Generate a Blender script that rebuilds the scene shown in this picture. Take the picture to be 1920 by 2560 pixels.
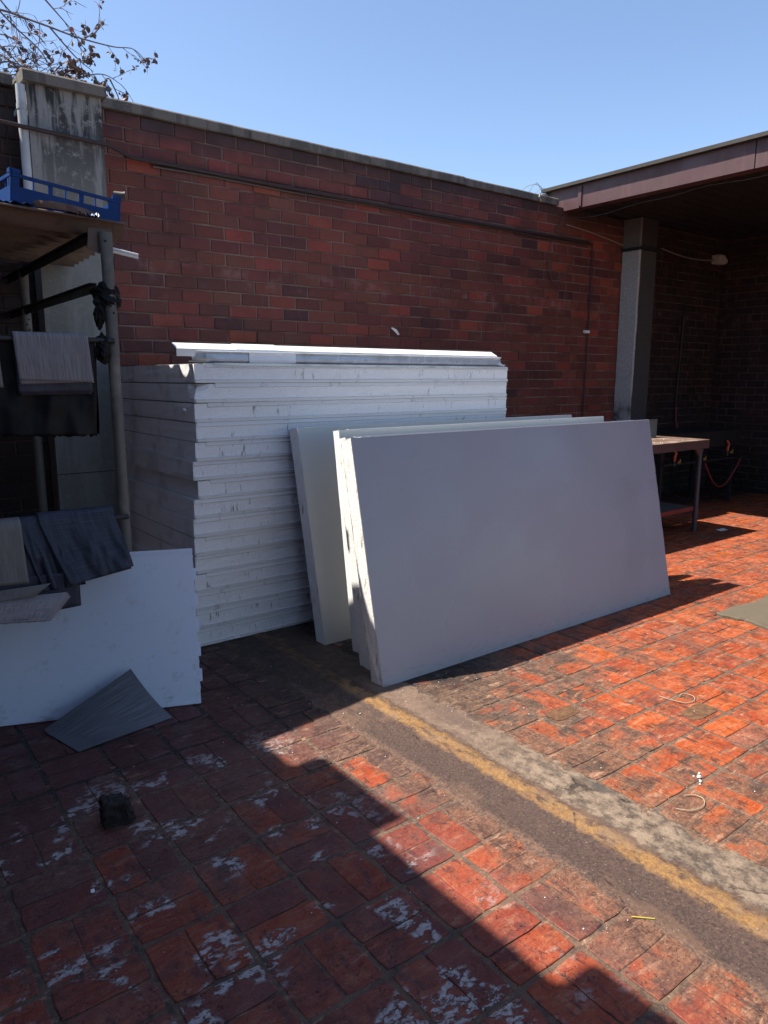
import bpy, math, random
from mathutils import Vector, Matrix, noise as mn
R = math.radians
random.seed(7)
S = bpy.context.scene
for o in list(bpy.data.objects): bpy.data.objects.remove(o)
COL = S.collection

# ---------------------------------------------------------------- camera, sky, sun, exposure
cam_d = bpy.data.cameras.new('camera'); cam = bpy.data.objects.new('camera', cam_d); COL.objects.link(cam)
S.camera = cam
az, pitch = R(52.7), math.atan(335/1820)
fwd = Vector((math.cos(az)*math.cos(pitch), math.sin(az)*math.cos(pitch), -math.sin(pitch)))
cam.location = (0, 0, 1.5); cam.rotation_euler = fwd.to_track_quat('-Z', 'Y').to_euler()
cam_d.sensor_fit = 'HORIZONTAL'; cam_d.sensor_width = 36; cam_d.lens = 36*1820/1920
cam_d.clip_start = .05; cam_d.clip_end = 1000

SUN_DIR = Vector((.639, -.458, -1.244)).normalized()      # the way the light travels
w = bpy.data.worlds.new('World'); S.world = w; w.use_nodes = True
nt = w.node_tree; nt.nodes.clear()
sky = nt.nodes.new('ShaderNodeTexSky'); sky.sky_type = 'NISHITA'; sky.sun_disc = False
sky.sun_elevation = R(57.7); sky.sun_rotation = math.atan2(-SUN_DIR.x, -SUN_DIR.y)
sky.altitude = 1500; sky.air_density = 1.0; sky.dust_density = 2.2; sky.ozone_density = 1.6
bg = nt.nodes.new('ShaderNodeBackground'); bg.inputs[1].default_value = .108
wo = nt.nodes.new('ShaderNodeOutputWorld')
nt.links.new(sky.outputs[0], bg.inputs[0]); nt.links.new(bg.outputs[0], wo.inputs[0])
sl = bpy.data.lights.new('sun', 'SUN'); sun = bpy.data.objects.new('sun', sl); COL.objects.link(sun)
sl.energy = 4.7; sl.angle = R(.55); sl.color = (1, .93, .82)
sun.rotation_euler = SUN_DIR.to_track_quat('-Z', 'Y').to_euler(); sun.location = (-6, 5, 12)
S.view_settings.view_transform = 'Standard'; S.view_settings.look = 'None'
S.view_settings.gamma = 1; S.view_settings.use_curve_mapping = False
S.view_settings.exposure = 1.15

# ---------------------------------------------------------------- material helpers
class NT:
    def __init__(s, name):
        s.m = bpy.data.materials.new(name); s.m.use_nodes = True
        s.t = s.m.node_tree; s.b = s.t.nodes['Principled BSDF']
        s.b.inputs['Specular IOR Level'].default_value = .4
    def n(s, ty, **kw):
        x = s.t.nodes.new(ty)
        for k, v in kw.items(): setattr(x, k, v)
        return x
    def put(s, sock, v):
        if v is None: return
        if isinstance(v, bpy.types.NodeSocket): s.t.links.new(v, sock)
        else:
            if sock.type == 'RGBA' and len(v) == 3: v = (*v, 1)
            sock.default_value = v
    def pos(s): return s.n('ShaderNodeNewGeometry').outputs['Position']
    def obj(s): return s.n('ShaderNodeTexCoord').outputs['Object']
    def sep(s, v):
        x = s.n('ShaderNodeSeparateXYZ'); s.put(x.inputs[0], v); return x.outputs
    def scl(s, v, sc, off=(0, 0, 0)):
        x = s.n('ShaderNodeMapping'); s.put(x.inputs[0], v); x.inputs['Scale'].default_value = sc
        x.inputs['Location'].default_value = off; return x.outputs[0]
    def noise(s, v, scale, detail=4, rough=.55, dist=0.):
        x = s.n('ShaderNodeTexNoise'); s.put(x.inputs['Vector'], v); x.inputs['Scale'].default_value = scale
        x.inputs['Detail'].default_value = detail; x.inputs['Roughness'].default_value = rough
        x.inputs['Distortion'].default_value = dist; return x.outputs[0]
    def voro(s, v, scale, feat='F1', rnd=1.):
        x = s.n('ShaderNodeTexVoronoi', feature=feat); s.put(x.inputs['Vector'], v)
        x.inputs['Scale'].default_value = scale; x.inputs['Randomness'].default_value = rnd; return x.outputs[0]
    def math(s, op, a, b=0., c=0., clamp=False):
        x = s.n('ShaderNodeMath', operation=op, use_clamp=clamp)
        s.put(x.inputs[0], a); s.put(x.inputs[1], b); s.put(x.inputs[2], c); return x.outputs[0]
    def rng(s, v, a, b, c=0., d=1.):
        x = s.n('ShaderNodeMapRange', interpolation_type='SMOOTHSTEP'); s.put(x.inputs[0], v)
        for i, q in enumerate((a, b, c, d)): x.inputs[i+1].default_value = q
        return x.outputs[0]
    def ramp(s, f, stops, const=False):
        x = s.n('ShaderNodeValToRGB'); s.put(x.inputs[0], f); cr = x.color_ramp
        if const: cr.interpolation = 'CONSTANT'
        while len(cr.elements) < len(stops): cr.elements.new(.5)
        for e, (p, c) in zip(cr.elements, stops): e.position = p; e.color = (*c, 1)
        return x.outputs[0]
    def mix(s, f, a, b, mode='MIX'):
        x = s.n('ShaderNodeMix', data_type='RGBA', blend_type=mode)
        s.put(x.inputs[0], f); s.put(x.inputs[6], a); s.put(x.inputs[7], b); return x.outputs[2]
    def bump(s, h, strength=.4, dist=.004, nrm=None):
        x = s.n('ShaderNodeBump'); s.put(x.inputs['Height'], h); x.inputs['Strength'].default_value = strength
        x.inputs['Distance'].default_value = dist
        if nrm is not None: s.put(x.inputs['Normal'], nrm)
        return x.outputs[0]
    def out(s, col=None, rough=None, nrm=None, metal=None, spec=None):
        s.put(s.b.inputs['Base Color'], col); s.put(s.b.inputs['Roughness'], rough)
        s.put(s.b.inputs['Normal'], nrm); s.put(s.b.inputs['Metallic'], metal)
        if spec is not None: s.b.inputs['Specular IOR Level'].default_value = spec
        return s.m
    def unit(s):      # one random value for each piece, whether it is an object of its own or an island of a joined mesh
        a = s.n('ShaderNodeNewGeometry').outputs['Random Per Island']
        b = s.n('ShaderNodeObjectInfo').outputs['Random']
        return s.math('FRACT', s.math('ADD', a, s.math('MULTIPLY', b, 7.31)))

def plain(name, col, rough=.6, var=.25, scale=18, bump=.15, metal=0., dirt=None, streak=None, spec=.4):
    k = NT(name); p = k.pos()
    n1 = k.noise(p, scale, 5, .6); n2 = k.noise(p, scale*.18, 3)
    c = k.mix(k.math('MULTIPLY', n1, 1), tuple(q*(1-var) for q in col), tuple(min(1, q*(1+var)) for q in col))
    if dirt: c = k.mix(k.math('MULTIPLY', k.rng(n2, .5, .68), dirt[1]), c, dirt[0])
    if streak:
        st = k.noise(k.scl(p, (24, 24, 1.6)), 1, 4, .6)
        c = k.mix(k.math('MULTIPLY', k.rng(st, .52, .7), streak[1]), c, streak[0])
    r = k.rng(n2, .3, .7, max(0, rough-.1), min(1, rough+.12))
    return k.out(c, r, k.bump(n1, bump, .003), metal, spec)

MAT = {}
def make_brick(name, stops, soot_shade=0.):
    k = NT(name); p = k.pos(); u = k.unit()
    base = k.ramp(u, stops)
    n1 = k.noise(p, 60, 5, .65); n2 = k.noise(p, 7, 4, .6); n3 = k.noise(k.scl(p, (1.2, 1.2, 3)), 1.3, 3)
    c = k.mix(k.rng(n1, .3, .7, 0, .55), base, k.mix(.5, base, (.02, .01, .01)))
    c = k.mix(k.rng(n2, .5, .75, 0, .35), c, (.23, .09, .06))                       # dusty bloom
    band = k.math('MULTIPLY', k.rng(k.math('ABSOLUTE', k.math('SUBTRACT', k.sep(p)[2], 2.26)), .02, .12, 1, 0), k.rng(k.noise(p, 9, 4, .6), 0.5, .7, 0, .22))
    c = k.mix(band, c, (.42, .28, .26))                                              # pale smear along one course
    c = k.mix(k.rng(n3, .45, .7, 0, .5), c, k.mix(.6, c, (.015, .01, .012)))
    run = k.noise(k.scl(p, (30, 30, 2.2)), 1, 3, .5)
    c = k.mix(k.rng(run, .62, .74, 0, .3), c, (.33, .2, .17))                        # lime runs
    top = k.rng(k.math('ADD', k.sep(p)[2], k.math('MULTIPLY', n2, .25)), 3.15, 3.38, 0, .75)
    c = k.mix(top, c, (.025, .02, .02))                                              # weathering under the coping
    if soot_shade:  # shade put into the brick colour, strongest near the floor
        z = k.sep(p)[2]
        so = k.math('MULTIPLY', k.rng(k.math('ADD', z, k.math('MULTIPLY', n2, .6)), .5, 1.7, 1, .35), soot_shade)
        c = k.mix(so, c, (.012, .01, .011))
    h = k.math('ADD', k.noise(p, 240, 3), k.math('MULTIPLY', n1, 1.2))
    return k.out(c, k.rng(n2, .3, .7, .5, .78), k.bump(h, .6, .003))
wall_stops = [(0, (.10, .024, .02)), (.16, (.155, .042, .026)), (.32, (.20, .05, .034)), (.46, (.13, .03, .03)), (.58, (.17, .056, .03)),
              (.68, (.085, .024, .026)), (.78, (.28, .05, .035)), (.86, (.16, .036, .024)), (.93, (.045, .018, .024)), (.975, (.36, .075, .035)), (1, (.22, .04, .03))]
wall_stops = [(a, tuple(q*f_ for q, f_ in zip(c, (.96, .92, .86)))) for a, c in wall_stops]
wall_stops = [(a, tuple(q*.9+m*.14 for q, m in zip(c, (.15, .038, .027)))) for a, c in wall_stops]
MAT['brick'] = make_brick('brick_face', wall_stops)
MAT['brick_shade'] = make_brick('brick_face_shaded', [(a, tuple(q*.16 for q in c)) for a, c in wall_stops], 1.)  # shaded copy of the wall brick, its shade carried in the colour
def make_mortar(name='mortar', g=.85):
    k = NT(name); p = k.pos(); n = k.noise(p, 40, 5, .7); n2 = k.noise(p, 3, 3)
    c = k.mix(n, (.16, .095, .08), (.34, .24, .20)); c = k.mix(k.rng(n2, .4, .65), c, (.13, .07, .06))
    return k.out(k.mix(1., c, (g, g, g), 'MULTIPLY'), .9, k.bump(k.noise(p, 150, 4), .6, .004))
MAT['mortar'] = make_mortar()
MAT['mortar_soot'] = make_mortar('mortar_shaded', .36)  # darker mortar copy carrying the same painted shade

def make_floor_dirt_shade(k, p, c, mortar=False):
    # grime and alcove shade laid over the whole yard floor, placed in metres
    X, Y, Z = k.sep(p)
    nb = k.noise(p, 2.3, 5, .6); nm = k.noise(p, 9, 6, .65); nf = k.math('ADD', k.math('MULTIPLY', k.noise(p, 120, 5, .75), .5), k.math('MULTIPLY', k.noise(k.scl(p, (1, 2.4, 1)), 24, 6, .75), .5))
    # brown and tan grime along the drain
    un = k.math('MULTIPLY', k.math('SUBTRACT', k.unit(), .5), .55)
    nn2 = k.math('ADD', k.math('MULTIPLY', k.math('SUBTRACT', nm, .5), 2.2), un)
    near = k.math('ADD', k.math('MULTIPLY', k.rng(X, 1.18, 1.72), k.rng(X, 3.3, 2.1)), nn2)
    c = k.mix(k.rng(near, .35, .95, 0, .86), c, k.mix(k.rng(nf, .40, .60), (.062, .036, .026), (.20, .115, .07)))
    # grimy belt in front of the leaning panels
    belt = k.math('ADD', k.math('MULTIPLY', k.rng(Y, 1.3, 2.5, 0, 1), k.rng(X, 4.2, 2.2, 0, 1)), k.math('ADD', nn2, 0))
    c = k.mix(k.rng(belt, .28, .9, 0, .85), c, k.mix(k.rng(nf, .42, .62), (.055, .035, .027), (.21, .13, .085)))
    # black greasy soot by the stacks and under the rack
    soot_shade = k.math('ADD', k.math('MULTIPLY', k.rng(Y, 2.2, 2.95, 0, 1.1), k.rng(X, 3.6, 2.4, 0, 1)), k.math('MULTIPLY', k.math('SUBTRACT', nb, .5), 1.5))
    c = k.mix(k.rng(soot_shade, .3, .75, 0, .95), c, k.mix(k.rng(nm, .45, .7), (.012, .010, .010), (.04, .032, .028)))
    # alcove floor darkened in the colour to deepen its shade
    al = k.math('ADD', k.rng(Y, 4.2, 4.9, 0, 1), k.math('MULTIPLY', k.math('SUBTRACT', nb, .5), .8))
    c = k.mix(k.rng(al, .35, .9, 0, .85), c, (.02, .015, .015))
    # scattered dark blotches and light specks
    c = k.mix(k.rng(nm, .51, .66, 0, .8), c, k.mix(.25, (.035, .023, .019), c))
    c = k.mix(k.rng(k.noise(p, 26, 6, .75), .56, .68, 0, .6), c, (.05, .033, .028))
    sc = k.noise(k.scl(p, (1, 3.2, 1)), 9, 8, .74, .3)
    c = k.mix(k.rng(sc, .55, .66, 0, .62), c, k.mix(nf, (.36, .15, .08), (.46, .32, .22)))      # rubbed pale scrapes
    sd = k.noise(k.scl(p, (2.6, 1, 1)), 11, 8, .76, .3)
    c = k.mix(k.rng(sd, .515, .63, 0, .85), c, (.04, .028, .024))                                  # black oily scrapes
    pm = k.math('MULTIPLY', k.rng(k.noise(p, 62, 7, .85), .56, .70, 0, .8), k.rng(k.noise(p, 7, 5, .7), .46, .60))
    c = k.mix(pm, c, (.05, .03, .024))                 # pits
    c = k.mix(k.rng(k.noise(p, 150, 3, .6), .63, .70, 0, .6), c, (.46, .33, .22))                 # grit
    st = k.math('MULTIPLY', k.rng(k.noise(p, 3.1, 5, .6, .5), .56, .60, 0, .35), k.rng(nm, .3, .6))
    c = k.mix(st, c, (.06, .045, .04))                                                            # spill outlines
    return c, nm, nf
def make_paver():
    k = NT('paver_clay'); p = k.pos(); u = k.unit(); X, Y, Z = k.sep(p)
    base = k.ramp(u, [(0, (.30, .052, .011)), (.14, (.25, .042, .016)), (.28, (.35, .064, .011)), (.42, (.20, .040, .020)), (.55, (.30, .052, .017)),
                      (.66, (.34, .070, .022)), (.76, (.15, .042, .027)), (.86, (.29, .045, .015)), (.94, (.22, .075, .048)), (1, (.32, .052, .014))])
    ns = k.noise(k.scl(p, (14, 40, 20)), 1, 5, .65, .6)
    c = k.mix(k.rng(ns, .42, .7, 0, .5), base, (.44, .17, .075))                     # rubbed, dusty grain
    c, nm, nf = make_floor_dirt_shade(k, p, c)
    # near shade put into the colour: duller grey-brown and wine tints, some cleaner
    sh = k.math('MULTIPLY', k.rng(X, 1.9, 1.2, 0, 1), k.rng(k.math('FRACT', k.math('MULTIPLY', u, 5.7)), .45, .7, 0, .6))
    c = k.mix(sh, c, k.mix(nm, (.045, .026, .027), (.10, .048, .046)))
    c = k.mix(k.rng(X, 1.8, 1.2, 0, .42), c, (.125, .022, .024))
    # white scuffed lime patches
    wn = k.noise(p, 4.9, 2, .5, .2); wf = k.noise(k.scl(p, (1, 1.5, 1)), 26, 8, .72, .2)
    zone = k.math('MULTIPLY', k.rng(X, 1.55, 1.15, 0, 1), k.rng(Y, 2.75, 2.45, 0, 1))
    wm = k.math('MULTIPLY', k.math('MULTIPLY', k.rng(wn, .553, .60, 0, 1), k.rng(wf, .475, .53, 0, 1)), zone)
    c = k.mix(k.math('MULTIPLY', wm, k.rng(nf, .35, .6, .45, .95)), c, (.46, .42, .41))
    h = k.math('ADD', k.math('ADD', k.math('MULTIPLY', ns, 1.0), k.math('MULTIPLY', nf, .5)), k.math('MULTIPLY', wm, .5))
    h = k.math('ADD', h, k.math('MULTIPLY', k.noise(p, 20, 5, .7), 1.3))
    h = k.math('ADD', h, k.math('MULTIPLY', k.math('MULTIPLY', k.rng(k.noise(p, 62, 7, .85), .56, .70), k.rng(k.noise(p, 7, 5, .7), .46, .60)), -1.2))
    return k.out(c, k.rng(k.noise(p, 6, 5, .7), .35, .62, .34, .75), k.bump(h, .9, .006), spec=.32)
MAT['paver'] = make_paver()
def make_bed():
    k = NT('joint_mortar'); p = k.pos(); n = k.noise(p, 30, 5, .7)
    c = k.mix(n, (.075, .045, .030), (.165, .10, .066)); c, nm, nf = make_floor_dirt_shade(k, p, c)
    return k.out(c, .8, k.bump(k.math('ADD', nf, k.noise(p, 12, 4)), .6, .005))
MAT['bed'] = make_bed()
def make_drain():
    k = NT('drain_screed'); p = k.pos(); X, Y, Z = k.sep(p)
    nb = k.noise(k.scl(p, (1, .6, 1)), 4.2, 6, .7); nm = k.noise(k.scl(p, (1, .8, 1)), 15, 8, .76); nf = k.noise(p, 90, 6, .8)
    xs = k.math('ADD', X, k.math('MULTIPLY', k.math('SUBTRACT', nm, .5), .11))
    c = k.mix(k.rng(nf, .35, .62), (.036, .021, .018), (.098, .058, .044)); c = k.mix(k.rng(nb, .50, .62, 0, .6), c, (.15, .085, .055)); c = k.mix(k.rng(nm, .55, .68, 0, .7), c, (.025, .018, .016))                 # purple brown bottom
    rock = k.mix(k.rng(nm, .38, .62), (.07, .048, .036), (.26, .19, .135))
    vb = k.voro(k.scl(p, (1, .7, 1)), 6.5); rock = k.mix(k.math('MULTIPLY', k.rng(vb, .42, .30), k.rng(nb, .47, .52, 0, .85)), rock, (.05, .042, .038))
    rock = k.mix(k.rng(Y, 1.5, 2.4, 0, .7), rock, (.15, .09, .065))
    rock = k.mix(k.rng(nf, .5, .75, 0, .6), rock, (.40, .31, .21))
    c = k.mix(k.rng(xs, 1.955, 1.99), c, rock)
    yel = k.mix(k.rng(nf, .35, .65), (.20, .092, .028), (.32, .185, .068)); yel = k.mix(k.rng(nm, .50, .62, 0, .8), yel, (.16, .085, .05)); yel = k.mix(k.rng(nb, .48, .60, 0, .6), yel, (.22, .145, .095))
    ym = k.math('MULTIPLY', k.rng(xs, 1.855, 1.885), k.rng(xs, 1.972, 1.925))
    ym = k.math('MULTIPLY', ym, k.rng(k.noise(k.scl(p, (1.6, .7, 1)), 13, 8, .78), .40, .50, .12, 1))
    c = k.mix(ym, c, yel)
    c = k.mix(k.rng(xs, 1.72, 1.68, 0, .9), c, k.mix(k.rng(nf, .4, .6), (.07, .042, .034), (.19, .105, .068)))
    soot_shade = k.math('ADD', k.rng(Y, 2.5, 2.95, 0, .75), k.math('MULTIPLY', k.math('SUBTRACT', nm, .5), 1.1))
    c = k.mix(k.rng(soot_shade, .4, .8, 0, .8), c, (.022, .017, .015))
    c = k.mix(k.rng(k.noise(p, 140, 3, .6), .64, .72, 0, .6), c, (.45, .33, .22))
    cr = k.voro(k.scl(p, (1, .5, 1)), 3.3, 'DISTANCE_TO_EDGE'); cm = k.math('MULTIPLY', k.rng(k.math('ADD', cr, k.math('MULTIPLY', k.math('SUBTRACT', nm, .5), .12)), .008, .002), k.rng(nb, .5, .6))
    c = k.mix(k.math('MULTIPLY', cm, .55), c, (.02, .015, .013))
    h = k.math('SUBTRACT', k.math('ADD', k.math('MULTIPLY', nf, .9), k.math('MULTIPLY', nm, 1.3)), k.math('MULTIPLY', cm, 1.5))
    return k.out(c, k.rng(nm, .3, .7, .5, .85), k.bump(h, .8, .008))
MAT['drain'] = make_drain()
def make_concrete(name, col=(.30, .29, .265), stain=.75, dark=(.035, .032, .03)):
    k = NT(name); p = k.pos(); Z = k.sep(p)[2]
    n1 = k.noise(p, 45, 6, .7); n2 = k.noise(p, 4, 5, .6)
    c = k.mix(n1, tuple(q*.75 for q in col), tuple(q*1.15 for q in col))
    st = k.noise(k.scl(p, (9, 9, 1.1)), 1, 4, .6); sp = k.noise(p, 24, 5, .75)
    zt = k.rng(Z, 2.35, 3.25, .22, 1)
    m = k.math('MULTIPLY', k.math('MULTIPLY', k.rng(st, .44, .53), k.rng(sp, .34, .47)), zt)
    c = k.mix(k.math('MULTIPLY', m, stain), c, dark)
    c = k.mix(k.rng(n2, .55, .75, 0, .4), c, tuple(q*.45 for q in col))
    return k.out(c, .88, k.bump(k.math('ADD', n1, k.math('MULTIPLY', k.noise(p, 160, 3), .6)), .5, .004))
MAT['pier'] = make_concrete('pier_concrete', (.25, .245, .23), 1.)
MAT['coping'] = make_concrete('coping_concrete', (.155, .135, .115), .5)
MAT['column'] = make_concrete('column_concrete', (.27, .26, .24), .5)
def make_column():
    k = NT('sooted_shaded_concrete'); p = k.pos(); X, Y, Z = k.sep(p)
    n1 = k.noise(p, 40, 6, .7); n2 = k.noise(p, 5, 5, .7)
    c = k.mix(k.rng(n1, .35, .65), (.30, .29, .27), (.40, .39, .36)); c = k.mix(k.rng(k.noise(p, 90, 5, .75), .55, .64, 0, .35), c, (.12, .11, .10)); c = k.mix(k.rng(Z, 2.92, 2.96, 0, .8), c, (.07, .055, .05))
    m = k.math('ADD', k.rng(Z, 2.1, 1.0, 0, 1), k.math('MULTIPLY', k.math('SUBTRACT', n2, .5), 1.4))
    m = k.math('ADD', m, k.rng(X, 7.475, 7.50, -.5, 1.0))  # front face darkened in the colour, standing for shade under the canopy
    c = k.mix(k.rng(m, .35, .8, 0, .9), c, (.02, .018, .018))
    return k.out(c, .9, k.bump(n1, .5, .004))
MAT['column'] = make_column()
def make_foam(name='foam_face', fine=170, col=(.66, .655, .66)):
    k = NT(name); p = k.pos()
    v = k.voro(p, fine); n = k.noise(p, 40, 5, .6); n2 = k.noise(p, 3.5, 4, .6)
    c = k.mix(k.rng(v, .0, .7), tuple(q*.86 for q in col), col)
    st = k.noise(k.scl(p, (40, 40, 7)), 1, 4, .7)
    c = k.mix(k.math('MULTIPLY', k.rng(st, .56, .66, 0, .85), k.rng(n2, .48, .60)), c, (.17, .15, .09))      # green-brown water marks
    c = k.mix(k.rng(n, .55, .8, 0, .3), c, (.42, .40, .36))
    c = k.mix(k.rng(k.noise(p, fine*.9, 3, .6), .64, .70, 0, .5), c, (.30, .28, .26))
    return k.out(c, .75, k.bump(k.math('ADD', k.math('MULTIPLY', v, -1.2), k.math('MULTIPLY', n, .8)), .45, .003))
MAT['foam'] = make_foam(col=(.80, .795, .80))
MAT['foam_cut'] = make_foam('foam_cut_face', 110, (.82, .80, .77))
def make_end():
    k = NT('foam_end_face'); p = k.pos()
    s = k.noise(k.scl(p, (1, 3, 60)), 1, 4, .6); n = k.noise(p, 30, 4); n2 = k.noise(p, 6, 4)
    c = k.mix(s, (.70, .70, .72), (.86, .86, .88)); c = k.mix(k.rng(n2, .5, .7, 0, .35), c, (.30, .30, .32))
    return k.out(c, .8, k.bump(k.math('ADD', s, n), .45, .004))
MAT['foam_end'] = make_end()
def make_skin(name, col, rough=.32, dirt=.12):
    k = NT(name); p = k.pos(); n = k.noise(p, 1.6, 3, .5); f = k.noise(k.scl(p, (6, 6, 90)), 1, 3, .6)
    c = k.mix(k.rng(n, .35, .7), tuple(q*.95 for q in col), col)
    Z = k.sep(p)[2]
    d = k.math('MULTIPLY', k.rng(k.noise(p, 14, 6, .75), .56, .70), dirt); c = k.mix(d, c, (.30, .29, .27))
    sm = k.rng(k.noise(p, 2.6, 2, .4, .6), .55, .75, 0, .12); c = k.mix(sm, c, tuple(min(.8, q*1.25) for q in col)); c = k.mix(k.rng(k.noise(p, 22, 5, .8), .66, .72, 0, .4), c, tuple(q*.45 for q in col))
    low = k.math('MULTIPLY', k.rng(Z, .16, .02), k.rng(k.noise(k.scl(p, (10, 10, 26)), 1, 5, .7), .54, .66, 0, .5)); c = k.mix(low, c, (.22, .2, .17))
    sc = k.noise(k.scl(p, (3, 3, 160)), 1, 2, .4); c = k.mix(k.rng(sc, .73, .76, 0, .22), c, (.25, .25, .28))
    wv = k.bump(k.noise(p, 1.4, 2, .4), .25, .03)
    return k.out(c, k.rng(n, .3, .7, rough, rough+.16), k.bump(f, .03, .001, wv), spec=.5)
MAT['skin'] = make_skin('white_steel_skin', (.30, .305, .335), .2)
MAT['skin_cream'] = make_skin('cream_steel_skin', (.50, .51, .48))
MAT['skin_edge'] = make_skin('steel_lip', (.68, .675, .67), .5, .7)
MAT['board_blue'] = make_skin('pale_board', (.60, .66, .76), .5, .35)
MAT['galv'] = plain('galvanised_profile', (.50, .53, .56), .3, .15, 30, .1, .35, ((.2, .19, .17), .45))
MAT['white_profile'] = plain('white_coated_profile', (.72, .72, .69), .4, .06, 20, .05, 0, ((.35, .33, .28), .4))
MAT['tape'] = plain('clear_packing_tape', (.72, .74, .76), .12, .1, 60, .5, 0, spec=.8)
MAT['pole'] = plain('grey_painted_steel', (.105, .10, .088), .6, .3, 30, .3, 0, ((.30, .28, .23), .45))
MAT['steel_dark'] = plain('dark_steel', (.018, .018, .02), .5, .3, 30, .2)
MAT['hole'] = plain('bolt_hole', (.008, .008, .008), .8, .1)
MAT['asbestos'] = plain('fibre_cement_sheet', (.12, .085, .066), .9, .3, 60, .5, 0, ((.07, .055, .048), .6))
MAT['crate'] = plain('blue_plastic', (.002, .034, .15), .5, .15, 40, .1, 0, ((.015, .04, .11), .35), spec=.2)
MAT['tarp'] = plain('blue_tarpaulin', (.01, .045, .17), .3, .3, 30, .3, spec=.6)
MAT['hoop'] = plain('brown_rubber_hoop', (.15, .095, .065), .7, .35, 50, .5, 0, ((.04, .03, .03), .7))
MAT['bag'] = plain('black_plastic', (.003, .003, .004), .6, .3, 14, .3, spec=.2)
MAT['downpipe'] = plain('grey_white_pipe', (.42, .44, .46), .5, .12, 20, .1, 0, ((.2, .2, .19), .4))
MAT['cable'] = plain('dark_conduit', (.035, .020, .018), .6, .3, 30, .2, 0, ((.07, .04, .03), .4))
MAT['wire'] = plain('pale_wire', (.30, .27, .23), .5)
MAT['wire_dark'] = plain('dark_wire', (.05, .045, .04), .5)
MAT['fascia'] = plain('brown_fascia_paint', (.078, .037, .039), .5, .14, 22, .2, 0, ((.055, .027, .028), .6), ((.12, .062, .06), .35))
MAT['flash'] = plain('weathered_flashing', (.045, .039, .033), .8, .25, 20, .3)
MAT['soffit'] = plain('dark_soffit', (.011, .012, .015), .7, .2, 10, .1)
MAT['lamp_dull'] = plain('dusty_cable', (.17, .15, .145), .6, .1)
MAT['lamp'] = plain('grey_fitting', (.38, .35, .33), .5, .1)
MAT['table_top'] = plain('worn_table_top', (.14, .09, .07), .5, .45, 26, .3, 0, ((.36, .28, .22), .5))
MAT['table_frame'] = plain('brown_table_paint', (.075, .045, .042), .5, .2, 25, .2)
MAT['leg'] = plain('dark_grey_tube', (.035, .035, .045), .45, .2, 25, .2)
MAT['shelf'] = plain('galvanised_shelf', (.20, .20, .20), .35, .25, 12, .2, .4)
MAT['hose'] = plain('orange_hose', (.40, .06, .02), .5, .15)
MAT['hose_pink'] = plain('red_hose', (.16, .022, .02), .5, .15)
MAT['brass'] = plain('brass_valve', (.40, .27, .06), .4, .2, metal=.5)
MAT['black_iron'] = plain('sooty_iron', (.007, .007, .008), .75, .3)
MAT['coal'] = None
k = NT('charred_block'); p = k.pos(); n = k.noise(p, 60, 6, .75); n2 = k.noise(p, 200, 4, .7)
MAT['coal'] = k.out(k.mix(k.rng(n, .4, .7), (.008, .006, .005), (.05, .034, .03)), k.rng(n, .3, .7, .45, .9), k.bump(k.math('ADD', n, n2), .9, .006))
MAT['chip'] = plain('white_polystyrene_crumb', (.75, .74, .72), .7, .1)
MAT['twine'] = plain('pale_twine', (.36, .28, .19), .7, .2)
MAT['straw'] = plain('yellow_straw', (.45, .38, .06), .6, .2)
MAT['bark'] = plain('grey_bark', (.16, .12, .12), .8, .3, 40, .3)
k = NT('dry_leaf'); u = k.unit()
MAT['leaf'] = k.out(k.ramp(u, [(0, (.10, .075, .055)), (.35, (.16, .085, .07)), (.55, (.07, .062, .045)), (.8, (.22, .12, .10)), (.93, (.06, .052, .04)), (1, (.34, .10, .06))]), .6)
k.put(k.b.inputs['Transmission Weight'], .0)
def weave(name, a, b, sx, sy, plaid=0., rough=.55):
    k = NT(name); uv = k.n('ShaderNodeUVMap').outputs[0]; p = uv
    x, y, _ = k.sep(uv)
    l1 = k.noise(k.scl(p, (sx, 2, 1)), 1, 3, .7); l2 = k.noise(k.scl(p, (2, sy, 1)), 1, 3, .7)
    c = k.mix(k.rng(l1, .36, .64), a, b)
    if plaid: c = k.mix(k.rng(l2, .45, .62, 0, plaid), c, tuple(q*2.1 for q in b))
    grid = k.math('MULTIPLY', k.math('SINE', k.math('MULTIPLY', x, 1150)), k.math('SINE', k.math('MULTIPLY', y, 1150)))
    return k.out(c, rough, k.bump(k.math('ADD', l1, k.math('MULTIPLY', grid, .3)), .35, .0015))
MAT['mat_grey'] = weave('ribbed_grey_vinyl', (.10, .098, .105), (.25, .24, .25), 190, 4)
MAT['mat_taupe'] = weave('ribbed_taupe_vinyl', (.10, .095, .085), (.19, .18, .165), 190, 4)
MAT['mat_navy'] = weave('woven_navy_vinyl', (.006, .007, .012), (.028, .032, .05), 120, 220, .55)
MAT['mat_fine'] = weave('fine_woven_grey', (.13, .12, .13), (.30, .28, .30), 160, 160, .3)
MAT['mat_floor'] = weave('ribbed_floor_sample', (.055, .057, .065), (.145, .15, .17), 150, 5, 0, .38)

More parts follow.
